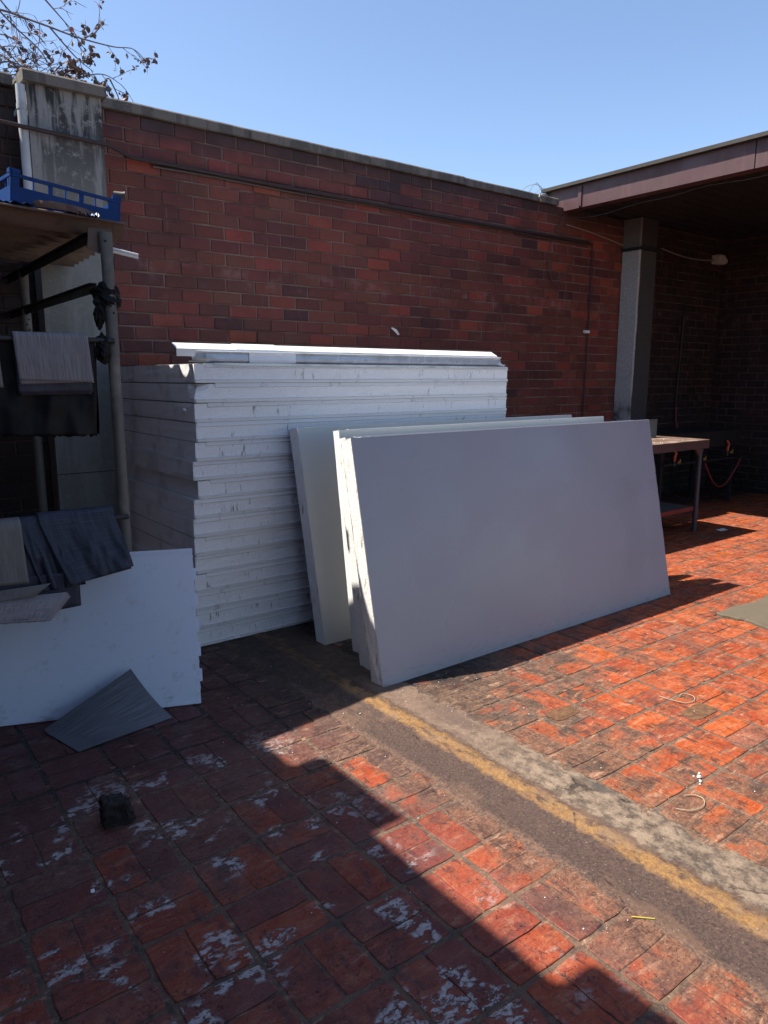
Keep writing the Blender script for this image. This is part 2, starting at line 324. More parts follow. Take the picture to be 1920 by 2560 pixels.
# ---------------------------------------------------------------- mesh helpers
def mesh(name, vs, fs, mat, smooth=False, uvs=None):
    m = bpy.data.meshes.new(name); m.from_pydata([tuple(v) for v in vs], [], fs)
    if uvs:
        ul = m.uv_layers.new()
        for l in m.loops: ul.data[l.index].uv = uvs[l.vertex_index]
    mats = mat if isinstance(mat, list) else [mat]
    for q in mats: m.materials.append(MAT[q])
    if smooth: m.polygons.foreach_set('use_smooth', [True]*len(m.polygons))
    m.update(); return m
class MB:
    def __init__(s): s.v = []; s.f = []; s.mi = []
    def add(s, vs, fs, mi=0):
        o = len(s.v); s.v += [Vector(v) for v in vs]; s.f += [tuple(i+o for i in f) for f in fs]; s.mi += [mi]*len(fs)
    def box(s, a, b, mi=0, M=None, ch=0.):
        x0, y0, z0 = a; x1, y1, z1 = b
        if ch:
            s.cbox(a, b, ch, mi, M); return
        vs = [(x, y, z) for z in (z0, z1) for x, y in ((x0, y0), (x1, y0), (x1, y1), (x0, y1))]
        if M: vs = [M @ Vector(v) for v in vs]
        s.add(vs, [(3, 2, 1, 0), (4, 5, 6, 7), (0, 1, 5, 4), (1, 2, 6, 5), (2, 3, 7, 6), (3, 0, 4, 7)], mi)
    def cbox(s, a, b, c, mi=0, M=None):       # chamfered box
        x0, y0, z0 = a; x1, y1, z1 = b; L = []
        def ring(z, d):
            return [(x0+c-d, y0-d+c, z), (x1-c+d, y0+c-d, z), (x1-c+d, y1-c+d, z), (x0+c-d, y1-c+d, z)]
        rs = [ring(z0, 0), ring(z0+c, c), ring(z1-c, c), ring(z1, 0)]
        vs = [v for r in rs for v in r]
        if M: vs = [M @ Vector(v) for v in vs]
        fs = [(3, 2, 1, 0), (12, 13, 14, 15)]
        for i in range(3):
            for j in range(4): q = i*4; fs.append((q+j, q+(j+1) % 4, q+4+(j+1) % 4, q+4+j))
        s.add(vs, fs, mi)
    def tube(s, pts, r, n=8, mi=0, cap=True):
        pts = [Vector(p) for p in pts]; rr = r if isinstance(r, (list, tuple)) else [r]*len(pts)
        vs = []; up = None
        for i, p in enumerate(pts):
            t = (pts[min(i+1, len(pts)-1)]-pts[max(i-1, 0)]).normalized()
            if up is None: up = Vector((0, 0, 1)) if abs(t.z) < .9 else Vector((1, 0, 0))
            a = t.cross(up).normalized(); b = a.cross(t).normalized(); up = b
            for k_ in range(n):
                g = 2*math.pi*k_/n; vs.append(p+(a*math.cos(g)+b*math.sin(g))*rr[i])
        fs = []
        for i in range(len(pts)-1):
            for k_ in range(n): fs.append((i*n+k_, i*n+(k_+1) % n, (i+1)*n+(k_+1) % n, (i+1)*n+k_))
        if cap: fs += [tuple(range(n-1, -1, -1)), tuple(range((len(pts)-1)*n, len(pts)*n))]
        s.add(vs, fs, mi)
    def prism(s, prof, axis, a, b, mi=0, M=None):  # closed profile extruded along axis
        def P(u, v, t): return {'x': (t, u, v), 'y': (u, t, v), 'z': (u, v, t)}[axis]
        n = len(prof); vs = [P(u, v, a) for u, v in prof]+[P(u, v, b) for u, v in prof]
        if M: vs = [M @ Vector(v) for v in vs]
        s.add(vs, [tuple(range(n)), tuple(range(2*n-1, n-1, -1))]+[(i, i+n, (i+1) % n+n, (i+1) % n) for i in range(n)], mi)
    def build(s, name, mat, parent=None, smooth=False, **tags):
        m = bpy.data.meshes.new(name); m.from_pydata([tuple(v) for v in s.v], [], s.f)
        for q in (mat if isinstance(mat, list) else [mat]): m.materials.append(MAT[q])
        if isinstance(mat, list): m.polygons.foreach_set('material_index', s.mi)
        if smooth:
            m.polygons.foreach_set('use_smooth', [True]*len(m.polygons))
            try: m.set_sharp_from_angle(angle=R(38))
            except Exception: pass
        m.update(); return link(name, m, parent, **tags)
def link(name, me, parent=None, loc=None, rot=None, **tags):
    o = bpy.data.objects.new(name, me); COL.objects.link(o)
    if parent is not None: o.parent = parent
    if loc is not None: o.location = loc
    if rot is not None: o.rotation_euler = rot
    for k_, v in tags.items():
        if v: o['category' if k_ == 'cat' else k_] = v
    return o
def thing(name, label, cat, group=None, loc=(0, 0, 0), rot=(0, 0, 0)):
    return link(name, None, None, loc, rot, label=label, cat=cat, group=group)
def jit(a): return random.uniform(-a, a)
def fbm(v, o=4): return mn.fractal(Vector(v), 1.0, 2.0, o)

# ---------------------------------------------------------------- ground, pavers, drain
gm = MB(); gm.add([(-120, -120, -.003), (120, -120, -.003), (120, 120, -.003), (-120, 120, -.003)], [(0, 1, 2, 3)])
ground = gm.build('ground', 'bed', None, kind='structure')
def paver_geo(L, W, seed):
    rnd = random.Random(seed); out = []
    L -= .015; W -= .009
    per = []
    def side(x0, y0, x1, y1, n):
        for i in range(n): t = i/n; per.append((x0+(x1-x0)*t, y0+(y1-y0)*t))
    side(-L/2, -W/2, L/2, -W/2, 4); side(L/2, -W/2, L/2, W/2, 2); side(L/2, W/2, -L/2, W/2, 4); side(-L/2, W/2, -L/2, -W/2, 2)
    corner = {0, 4, 6, 10}; pts = []
    for i, (x, y) in enumerate(per):
        q = .0024; c = .965 if i in corner else 1
        pts.append((x*c+rnd.uniform(-q, q), y*c*(.985 if i in corner else 1)+rnd.uniform(-q, q)))
    n = len(pts)
    vs = [(x, y, -.012) for x, y in pts]+[(x, y, -.0014+rnd.uniform(-.0004, .0004)) for x, y in pts]+[(x*.975, y*.95, rnd.uniform(-.0007, .0004)) for x, y in pts]
    fs = []
    for r_ in range(2):
        for i in range(n): fs.append((r_*n+i, r_*n+(i+1) % n, (r_+1)*n+(i+1) % n, (r_+1)*n+i))
    vs.append((0, 0, rnd.uniform(-.0003, .0010)))
    for i in range(n): fs.append((2*n+i, 2*n+(i+1) % n, 3*n))
    return vs, fs
PM = .2365
pv = [paver_geo(PM, PM/2, 100+i) for i in range(10)]
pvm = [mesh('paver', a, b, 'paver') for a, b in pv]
X0, Y0 = .5115, 2.2266
cells = []
for i in range(-4, 44):
    for j in range(-11, 14):
        x = X0+PM*i; y = Y0+PM*j
        if i in (5, 6): continue
        if x > 9.6 or y > 5.15 or x < -.35: continue
        horiz = (i+j) % 2 == 0
        for s_ in (-1, 1):
            cx, cy = x+PM/2, y+PM/2
            if horiz: c = (cx, cy+s_*(PM/4-.0025), 0)
            else: c = (cx+s_*(PM/4-.0025), cy, math.pi/2)
            fz = c[0]*.606+c[1]*.795; sx = c[0]*.795-c[1]*.606
            vis = fz > .9 and abs(sx/fz) < .56 and (fz*.98+.27) > 0 and 1.5/fz < .72+.05
            cells.append((0 if vis else 1, fz, c))
cells.sort()
rest = MB(); rnd = random.Random(3)
for n_, (hid, fz, (x, y, rz)) in enumerate(cells):
    if hid and (x < -.3 or y < -.4): continue
    rz += rnd.choice((0, math.pi)) + rnd.uniform(-.009, .009)
    x += rnd.uniform(-.002, .002); y += rnd.uniform(-.002, .002); z = rnd.uniform(-.0012, .0016)
    tx, ty = rnd.uniform(-.008, .008), rnd.uniform(-.006, .006); q = rnd.randrange(10)
    if n_ < 300: link('paver', pvm[q], ground, (x, y, z), (tx, ty, rz))
    else:
        M = Matrix.Translation((x, y, z)) @ Matrix.Rotation(rz, 4, 'Z') @ Matrix.Rotation(tx, 4, 'X')
        rest.add([M @ Vector(v) for v in pv[q][0]], pv[q][1])
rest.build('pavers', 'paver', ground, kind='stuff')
# drain: a dished screed strip running away under the leaning panels
vs, fs = [], []; nx, ny = 64, 420; ya, yb = -.6, 5.28
for j in range(ny+1):
    y = ya+(yb-ya)*j/ny
    for i in range(nx+1):
        x = 1.56+.76*i/nx
        wob = .012*fbm((y*1.7, 3.1, 0), 3)
        u = x+wob
        if u < 1.70: z = .0035-.010*max(0, (1.693-u)/.06)
        elif u < 1.86: z = -.0028*math.sin(math.pi*(u-1.70)/.16)+.0035
        elif u < 1.965: z = .0045+.003*math.sin(math.pi*(u-1.86)/.105)
        else: z = .004-.012*max(0, (u-2.08)/.15)
        rough = .35 if 1.70 < u < 1.95 else 1
        z += rough*(.0052*fbm((x*9, y*9, 0), 5)+.0016*fbm((x*60, y*60, 4), 3))
        vs.append((x, y, max(z, -.0044 if 1.7 < x < 2.16 else -.03)))
for j in range(ny):
    for i in range(nx): a = j*(nx+1)+i; fs.append((a, a+1, a+nx+2, a+nx+1))
link('drain_channel', mesh('drain_channel', vs, fs, 'drain', True), None, kind='structure')
k = NT('mud_fill'); p = k.pos(); n = k.noise(p, 40, 6, .7)
MAT['mud'] = k.out(k.mix(k.rng(n, .35, .65), (.075, .034, .016), (.15, .075, .036)), .9, k.bump(n, .8, .005))
for cx_, cy_, rx_, ry_, se in ((3.025, 1.60, .098, .050, 3), (2.52, 1.965, .085, .046, 9)):
    rnd = random.Random(se); pp = []
    for i in range(20):
        a = 2*math.pi*i/20; q = (abs(math.cos(a))**6+abs(math.sin(a))**6)**(-1/6)*rnd.uniform(.93, 1.03); pp.append((cx_+rx_*q*math.cos(a), cy_+ry_*q*math.sin(a)))
    b = MB(); b.add([(x, y, .0022) for x, y in pp]+[(cx_+(x-cx_)*.85, cy_+(y-cy_)*.85, .0036) for x, y in pp], [(i, (i+1) % 20, 20+(i+1) % 20, 20+i) for i in range(20)]+[tuple(range(20, 40))]); b.build('mud_patch', 'mud', ground)
# broken concrete patch at the right
def slab(cx, cy, rx, ry, h, name, parent, mat, seed, n=22):
    rnd = random.Random(seed); b = MB(); vs = []
    for r_, z in ((1, -.01), (1, h*.75), (.94, h), (.5, h*1.15)):
        for i in range(n):
            a = 2*math.pi*i/n; q = (abs(math.cos(a))**4+abs(math.sin(a))**4)**-.25*(1+.07*mn.noise(Vector((math.cos(a)*2+seed, math.sin(a)*2, 0))))
            vs.append((cx+rx*q*r_*math.cos(a), cy+ry*q*r_*math.sin(a), z+rnd.uniform(-.0012, .0012)))
    fs = [(r_*n+i, r_*n+(i+1) % n, (r_+1)*n+(i+1) % n, (r_+1)*n+i) for r_ in range(3) for i in range(n)]+[tuple(range(3*n, 4*n))]
    b.add(vs, fs); return b.build(name, mat, parent, False)
MAT['patch'] = make_concrete('patch_concrete', (.11, .088, .06), .3)
rnd = random.Random(5); cor = [(4.40, 2.26), (4.60, 2.285), (4.81, 2.255), (5.25, 2.27), (5.3, 1.72), (4.62, 1.70), (4.36, 1.86), (4.43, 2.05)]; pp = []
for (ax_, ay_), (bx_, by_) in zip(cor, cor[1:]+cor[:1]):
    for i in range(5): t_ = i/5; pp.append((ax_+(bx_-ax_)*t_+rnd.uniform(-.011, .011), ay_+(by_-ay_)*t_+rnd.uniform(-.011, .011)))
n = len(pp); cx_, cy_ = 4.83, 2.0; vs = []
for r_, z_ in ((1, -.01), (.995, .013), (.96, .019), (.6, .022), (.3, .02)):
    for x, y in pp: vs.append((cx_+(x-cx_)*r_, cy_+(y-cy_)*r_, z_+.004*fbm((x*14*r_, y*14*r_, 0), 4)))
b = MB(); b.add(vs, [(q_*n+i, (q_+1)*n+i, (q_+1)*n+(i+1) % n, q_*n+(i+1) % n) for q_ in range(4) for i in range(n)]+[tuple(range(5*n-1, 4*n-1, -1))]); b.build('concrete_patch', 'patch', ground)
b = MB(); b.add([(cx_+(x-cx_)*q_, cy_+(y-cy_)*q_, .0022) for x, y in pp[:14] for q_ in (.99, 1.035)], [(2*i, 2*i+1, 2*i+3, 2*i+2) for i in range(13)]); b.build('crack', 'hole', ground)

# ---------------------------------------------------------------- brick walls
BL, BC, BH = .2405, .0936, .0936-.011
def brick_geo(L, seed, H=BH, D=.03):
    rnd = random.Random(seed); l = L-.011; c = .0035
    def J(a=.0016): return rnd.uniform(-a, a)
    a = [(-l/2+J(), D, J()), (l/2+J(), D, J()), (l/2+J(), D, H+J()), (-l/2+J(), D, H+J())]
    m_ = [(v[0], c, v[2]) for v in a]
    f = [(v[0]+(c if v[0] < 0 else -c), J(.0006), v[2]+(c if v[2] < H/2 else -c)) for v in a]
    vs = a+m_+f; fs = [(8, 9, 10, 11)]
    for q in (0, 4):
        for i in range(4): fs.append((q+i, q+(i+1) % 4, q+4+(i+1) % 4, q+4+i))
    return vs, fs
def brick_wall(root, mat, u0, u1, z0, z1, M, off0, zbase, rank, skip=None, seed=1, mortar='mortar', depth=.23, limit=300):
    if mat == 'brick_shade' and mortar == 'mortar': mortar = 'mortar_soot'
    # bricks on local plane y=0 facing -y, u is local x. rank(u,z) sorts pieces, small first
    geos = [brick_geo(BL, seed*50+i) for i in range(8)]; hg = {}
    ms = [mesh('brick', a, b, mat) for a, b in geos]
    b = MB(); b.box((u0, .0085, z0), (u1, depth, z1), M=M); b.build('mortar_wall', mortar, root)
    rnd = random.Random(seed); pcs = []
    k0 = int(math.floor((z0-zbase)/BC)); k1 = int(math.ceil((z1-zbase)/BC))
    for k_ in range(k0, k1):
        z = zbase+k_*BC
        if z < z0-.02 or z+BH > z1+.02: continue
        o_ = off0+(BL/2 if k_ % 2 else 0)+rnd.uniform(-.006, .006)
        i0 = int(math.floor((u0-o_)/BL))-1
        for i in range(i0, i0+int((u1-u0)/BL)+4):
            a, c = o_+i*BL+rnd.uniform(-.003, .003), o_+(i+1)*BL
            a2, c2 = max(a, u0), min(c, u1)
            if c2-a2 < .03: continue
            if skip and skip((a2+c2)/2, z): continue
            pcs.append((rank((a2+c2)/2, z), a2, c2, z))
    pcs.sort(key=lambda t: t[0]); st = MB()
    for n_, (_, a, c, z) in enumerate(pcs):
        q = rnd.randrange(8); full = abs((c-a)-BL) < .012
        T = M @ Matrix.Translation(((a+c)/2, rnd.uniform(-.0015, .0022), z+rnd.uniform(-.0012, .0012))) @ Matrix.Rotation(rnd.uniform(-.006, .006), 4, 'Y') @ Matrix.Rotation(rnd.uniform(-.006, .006), 4, 'Z')
        if n_ < limit:
            if full: me = ms[q]
            else: g = brick_geo(c-a, 900+n_); me = mesh('brick', g[0], g[1], mat)
            o = link('brick', me, root); o.matrix_basis = T
        else:
            g = geos[q] if full else brick_geo(c-a, 900+n_)
            st.add([T @ Vector(v) for v in g[0]], g[1])
    if st.v: st.build('bricks', mat, root, kind='stuff')
def coping(root, edges, y0, y1, z0, z1, M=Matrix(), mat='coping', seed=0):
    rnd = random.Random(seed)
    for a, c in zip(edges[:-1], edges[1:]):
        n = max(2, int((c-a)/.12)); prof = [(y0, z0), (y0, z1-.012), (y0+.012, z1), (y1-.01, z1), (y1, z1-.01), (y1, z0)]
        vs = []; dz = rnd.uniform(-.003, .003); dy = rnd.uniform(-.003, .003)
        for i in range(n+1):
            x = a+.003+(c-a-.006)*i/n
            for y, z in prof:
                f = .0035*fbm((x*5, y*9, z*9+seed), 3); vs.append(M @ Vector((x, y+f+dy, z+f+dz)))
        m_ = len(prof); fs = [(i*m_+j, i*m_+(j+1) % m_, (i+1)*m_+(j+1) % m_, (i+1)*m_+j) for i in range(n) for j in range(m_)]
        fs += [tuple(range(m_-1, -1, -1)), tuple(range(n*m_, (n+1)*m_))]
        fs = [tuple(reversed(f)) for f in fs]
        b = MB(); b.add(vs, fs); b.build('coping_stone', mat, root)
WY = 5.3
mw = thing('brick_wall', 'long red brick wall with grey concrete coping behind the white panel stack', 'wall')
def rk(u, z):
    d = math.hypot(u, WY); hid = 0
    if 1.55 < u < 5.2 and z < 1.5: hid = 60
    if z < .95 and u < 7.4: hid = 60
    return d+hid
brick_wall(mw, 'brick', 1.64, 7.5, 0, 3.262, Matrix.Translation((0, WY, 0)), 1.697-BL*2, -.005, rk, seed=2)
coping(mw, [1.665, 2.755, 3.877, 4.964, 6.30], WY-.03, WY+.26, 3.266, 3.336, seed=3)
aw = thing('brick_wall', 'red brick wall coloured dark for shade at the back of the alcove beyond the column', 'wall')
brick_wall(aw, 'brick_shade', 7.52, 9.7, 0, 3.295, Matrix.Translation((0, WY+.004, 0)), 7.57, -.005, lambda u, z: math.hypot(u, WY), seed=4)
sw = thing('brick_wall', 'dark red brick side wall closing the alcove at the right edge', 'wall')
Ms = Matrix.Translation((9.7, 0, 0)) @ Matrix.Rotation(-math.pi/2, 4, 'Z')          # local x -> -y world, faces -x
brick_wall(sw, 'brick_shade', -5.52, 1.4, 0, 3.295, Ms, -5.45, -.02, lambda u, z: -u*-1 + (0 if u < -3.1 else 20), seed=5)
lw = thing('brick_wall', 'short red brick wall section left of the stained concrete pier', 'wall')
brick_wall(lw, 'brick_shade', -.2, 1.184, 0, 3.262, Matrix.Translation((0, WY, 0)), .86, -.03, lambda u, z: -u, seed=6)  # brick copy coloured dark for the shade under the rack
coping(lw, [-.2, 1.145], WY-.03, WY+.26, 3.275, 3.345, seed=8)

# pier
pr = thing('concrete_pier', 'stained grey concrete pier with a capstone between two brick walls', 'pier')
b = MB(); b.cbox((1.185, 5.135, 0), (1.628, WY+.2, 3.27), .008); b.build('shaft', 'pier', pr)
b = MB(); b.box((1.183, 5.132, .866), (1.630, 5.1345, .870)); b.build('cast_joint', 'hole', pr)
vs = []; coping(pr, [1.158, 1.655], 5.09, WY+.30, 3.262, 3.33, seed=11)
dp = thing('downpipe', 'pale grey downpipe in the corner left of the concrete pier', 'pipe')
b = MB(); b.tube([(1.152, 5.135, 2.3), (1.152, 5.135, 3.24)], .027, 14); b.build('pipe', 'downpipe', dp, True)
for z in (2.5, 3.1):
    b = MB(); b.tube([(1.152, 5.135, z), (1.152, 5.135, z+.03)], .03, 14); b.box((1.14, 5.155, z), (1.16, 5.30, z+.03)); b.build('bracket', 'downpipe', dp, True)
# wall beside the camera; it throws the stepped shadow over the pavers
bw = thing('brick_wall', 'tall brick wall with capped piers along the left side of the yard', 'wall')
Ml = Matrix.Translation((-.43, 0, 0)) @ Matrix.Rotation(math.pi/2, 4, 'Z')           # faces +x
b = MB(); b.box((-.66, -3.2, 0), (-.4365, 5.3, 3.28)); b.build('mortar_wall', 'brick', bw)
Mx = Matrix.Rotation(math.pi/2, 4, 'Z')
coping(bw, [-3.2, -1.2, .4, 1.85, 3.15, 4.3, 5.29], .405, .69, 3.28, 3.35, M=Mx, seed=15)
for y0 in (1.78, 3.095, .2, -1.2):
    b = MB(); b.box((-.68, y0+.02, 0), (-.40, y0+.45, 3.46)); b.build('pier', 'pier', bw)
    b = MB(); b.cbox((-.72, y0-.02, 3.46), (-.365, y0+.49, 3.53), .006); b.build('pier_cap', 'coping', bw)

# ---------------------------------------------------------------- canopy, column, conduits
cp = thing('canopy', 'flat canopy with brown sheet metal fascia over the dark alcove', 'canopy')
FX = 6.4
b = MB(); b.prism([(FX+.012, 3.475), (FX+.012, 3.23), (FX+.03, 3.23), (FX+.03, 3.475)], 'y', 5.50, -1.5); 
b.build('fascia_backing', 'steel_dark', cp)
for a, c, off in ((5.47, 5.095, .004), (5.085, 3.30, 0), (3.292, 1.2, .003), (1.19, -1.5, 0)):
    b = MB(); n = max(2, int((a-c)/.15)); vs = []
    for i in range(n+1):
        y = a+(c-a)*i/n; f = .003*fbm((y*2, 0, 0), 2)+off
        for x, z in ((FX+f, 3.455), (FX+f, 3.222), (FX+.10, 3.215), (FX+.10, 3.219), (FX+.006+f, 3.226), (FX+.008+f, 3.455)): vs.append((x, y, z))
    m_ = 6; fs = [(i*m_+j, i*m_+(j+1) % m_, (i+1)*m_+(j+1) % m_, (i+1)*m_+j) for i in range(n) for j in range(m_)]+[tuple(range(m_)), tuple(range((n+1)*m_-1, n*m_-1, -1))]
    b.add(vs, fs); b.build('fascia_panel', 'fascia', cp)
b = MB(); b.box((FX-.014, 5.06, 3.235), (FX-.001, 5.10, 3.43)); b.build('cover_strip', 'fascia', cp)
b = MB(); b.prism([(FX-.055, 3.445), (FX-.055, 3.478), (FX+.25, 3.50), (FX+.25, 3.46)], 'y', 5.56, -1.5); b.build('flashing', 'flash', cp)
b = MB(); b.box((FX+.04, -1.5, 3.30), (10.1, 5.65, 3.455)); b.build('roof_slab', 'soffit', cp)
y = 5.28; i = 0
while y > -1.4:
    b = MB(); b.prism([(y, 3.298), (y-.035, 3.262), (y-.105, 3.262), (y-.14, 3.298)], 'x', FX+.12, 9.68)
    if i == 0: me0 = b.build('soffit_rib', 'soffit', cp).data; y0_ = y
    else: link('soffit_rib', me0, cp, (0, y-y0_, 0))
    y -= .165; i += 1
cc = thing('concrete_column', 'pale concrete column under the canopy, sooty near the base, front coloured dark for shade', 'column')
b = MB(); nz = 40
for i in range(nz):
    z0, z1 = 3.26*i/nz, 3.26*(i+1)/nz
vs = []; prof = [(7.47, 5.295), (7.47, 5.077), (7.482, 5.065), (7.79, 5.065), (7.802, 5.077), (7.802, 5.295)]
for i in range(nz+1):
    z = 3.26*i/nz
    for (x, y) in prof: f = .006*fbm((x*7, y*7, z*5), 4); vs.append((x+f, y+f*(y < 5.2), z))
fs = [(i*6+j, i*6+(j+1) % 6, (i+1)*6+(j+1) % 6, (i+1)*6+j) for i in range(nz) for j in range(6)]
b.add(vs, fs); b.build('shaft', 'column', cc)
b = MB(); b.box((7.455, 5.05, 2.915), (7.815, 5.30, 2.95)); b.build('strap', 'steel_dark', cc)

cd = thing('conduit', 'dark conduit running along the brick wall below the coping', 'conduit')
b = MB(); pts = [(-.2, 5.085, 3.04), (1.044, 5.10, 3.01-.012), (1.65, 5.105, 2.982), (1.84, 5.24, 2.968), (2.1, 5.272, 2.975)]
b.tube(pts, .0135, 8); b.build('pipe', 'cable', cd, True)
b = MB(); b.tube([(1.80, 5.255, 2.975)]+[(x, 5.277, 2.973+.005*math.sin(x*1.1)-.006*(x-2)) for x in [2+i*.25 for i in range(20)]]+[(6.88, 5.277, 2.94)], .014, 8)
b.build('pipe', 'cable', cd, True)
b = MB(); b.tube([(2.0+i*.24, 5.284, 2.948+.004*math.sin(i)-.0055*(i*.24)) for i in range(21)], .008, 6); b.build('cable', 'wire_dark', cd, True)
b = MB(); b.tube([(6.89, 5.278, 2.95), (6.905, 5.278, 2.6), (6.89, 5.278, 2.0), (6.87, 5.278, 1.1), (6.86, 5.278, .05)], .0075, 8)
vc = b.build('vertical_conduit', 'cable', None, True, label='thin vertical conduit on the brick wall left of the column', cat='conduit')
b = MB(); b.cbox((6.82, 5.262, 1.992), (6.90, 5.292, 2.022), .004)
b.build('pipe_clip', 'chip', None, False, label='small white pipe clip on the vertical conduit near the column', cat='clip')
b = MB(); b.tube([(8.811, 5.278, 2.28), (8.78, 5.278, 1.6), (8.761, 5.278, 1.13)], .009, 8); b.build('gas_pipe', 'cable', None, True, label='thin pale gas pipe running down the back wall of the alcove', cat='pipe')
b = MB(); b.tube([(8.762, 5.272, 1.13), (8.76, 5.26, .95), (8.757, 5.2, .80)], .013, 8); b.build('gas_hose', 'hose_pink', None, True, label='red hose joined to the bottom of the pale gas pipe', cat='hose')
# loose wire under the fascia
b = MB(); pts = []
for i in range(40):
    t = i/39; y = 5.32-5.6*t; pts.append((FX+.13+.02*math.sin(t*9), y, 3.19-.045*math.sin(min(1, t*6)*math.pi)*(1 if t < .17 else .35)-.012*math.sin(t*40)))
b.tube(pts, .0045, 6); b.build('loose_wire', 'wire_dark', None, True, label='loose dark wire slung below the brown fascia', cat='wire')
b = MB(); b.tube([(6.42, 5.285, 3.19), (6.30, 5.27, 3.05), (6.20, 5.275, 2.86), (6.18, 5.28, 2.66), (6.24, 5.28, 2.5), (6.38, 5.28, 2.44)], .004, 6)
b.build('hanging_wire', 'wire_dark', None, True, label='thin wire drooping down the bricks from the fascia corner', cat='wire')
b = MB(); b.tube([(6.46, 5.29, 3.095), (6.9, 5.285, 3.06), (7.3, 5.285, 3.01), (7.46, 5.285, 2.99)], .0045, 6)
b.build('wall_wire', 'wire', None, True, label='pale wire crossing the shaded bricks left of the column head', cat='wire')
# wire curls on the coping end
b = MB()
for s_, r_, cx in ((0, .10, 6.02), (1, .075, 6.1), (2, .12, 5.98)):
    b.tube([(cx+r_*math.cos(a)*1.2, 5.33+.03*math.sin(a*2+s_), 3.335+abs(r_*math.sin(a))*(1.1-.2*s_)+.004) for a in [math.pi*i/14 for i in range(15)]], .0032, 5)
b.tube([(6.0, 5.27, 3.34), (5.98, 5.262, 3.30), (6.01, 5.262, 3.262)], .011, 6)
b.build('wire_tangle', 'wire', None, True, label='tangle of wire loops on the coping where it meets the fascia', cat='wire')
# lamp and its cable
lf = thing('bulkhead_fitting', 'small grey bulkhead fitting high in the alcove corner', 'light fitting')
b = MB(); b.cbox((9.40, 5.20, 2.955), (9.56, 5.30, 3.075), .012); b.build('box', 'lamp', lf)
b = MB(); b.tube([(9.56, 5.25, 3.01), (9.60, 5.25, 3.01), (9.62, 5.25, 3.01), (9.66, 5.25, 3.01)], [.03, .045, .045, .03], 12); b.build('holder', 'lamp', lf, True)
b = MB(); b.tube([(8.19+i*.1222, 5.272, 3.03-.055*math.sin(i/10*math.pi*.85)-.00*i) for i in range(11)], .009, 8)
b.build('fitting_cable', 'lamp_dull', None, True, label='pale sagging cable leading to the grey fitting in the alcove', cat='cable')

# ---------------------------------------------------------------- insulated panels
def foam_block(L, W, T, seed, end_j=.003, nl=30):
    # core with cut, slightly ragged faces. local x length, y width, z thickness
    b = MB(); nw = 14; nt_ = 4
    def d(x, y, z, a): return a*fbm((x*23+seed*3.1, y*23, z*23), 4)+a*.5*fbm((x*90, y*90, z*90+seed), 2)
    def face(nu, nv, P, ax, sg, mi):
        vs = []
        for j in range(nv+1):
            for i in range(nu+1):
                p = list(P(i/nu, j/nv)); edge = i in (0, nu) or j in (0, nv)
                p[ax] += (0 if edge else 1)*sg*d(*p, end_j) + (sg*abs(d(*p, end_j))*-.6 if edge else 0)
                vs.append(tuple(p))
        fs = [(j*(nu+1)+i, j*(nu+1)+i+1, (j+1)*(nu+1)+i+1, (j+1)*(nu+1)+i) for j in range(nv) for i in range(nu)]
        b.add(vs, fs, mi)
    face(nl, nt_, lambda u, v: (L*u, 0, T*v), 1, -1, 0)
    face(nl, nt_, lambda u, v: (L*(1-u), W, T*v), 1, 1, 0)
    face(nw, nt_, lambda u, v: (0, W*(1-u), T*v), 0, -1, 1)
    face(nw, nt_, lambda u, v: (L, W*u, T*v), 0, 1, 1)
    b.add([(0, 0, 0), (L, 0, 0), (L, W, 0), (0, W, 0), (0, 0, T), (L, 0, T), (L, W, T), (0, W, T)], [(3, 2, 1, 0), (4, 5, 6, 7)], 0)
    return b
ordn = ['topmost', 'second from the top', 'third from the top', 'fourth from the top', 'fifth from the top', 'sixth from the top', 'seventh from the top',
        'middle, eighth of fifteen', 'seventh from the bottom', 'sixth from the bottom', 'fifth from the bottom', 'fourth from the bottom', 'third from the bottom', 'second from the bottom', 'lowest']
extra = {0: ' sunlit in points along its end', 1: ' with its top corner torn off', 2: ' with a foam crumb on its end', 3: ' with a dark dirty upper lip', 5: ' with a small black gap', 7: ' with brown drips at right', 10: ' with dirty drips', 14: ' resting on the pavers'}
ST = .105; L0, W0 = 2.40, 1.2
rnd = random.Random(12)
ends = [909, 959, 1011, 1062, 1110, 1159, 1206, 1252, 1302, 1348, 1397, 1441, 1487, 1532, 1576]
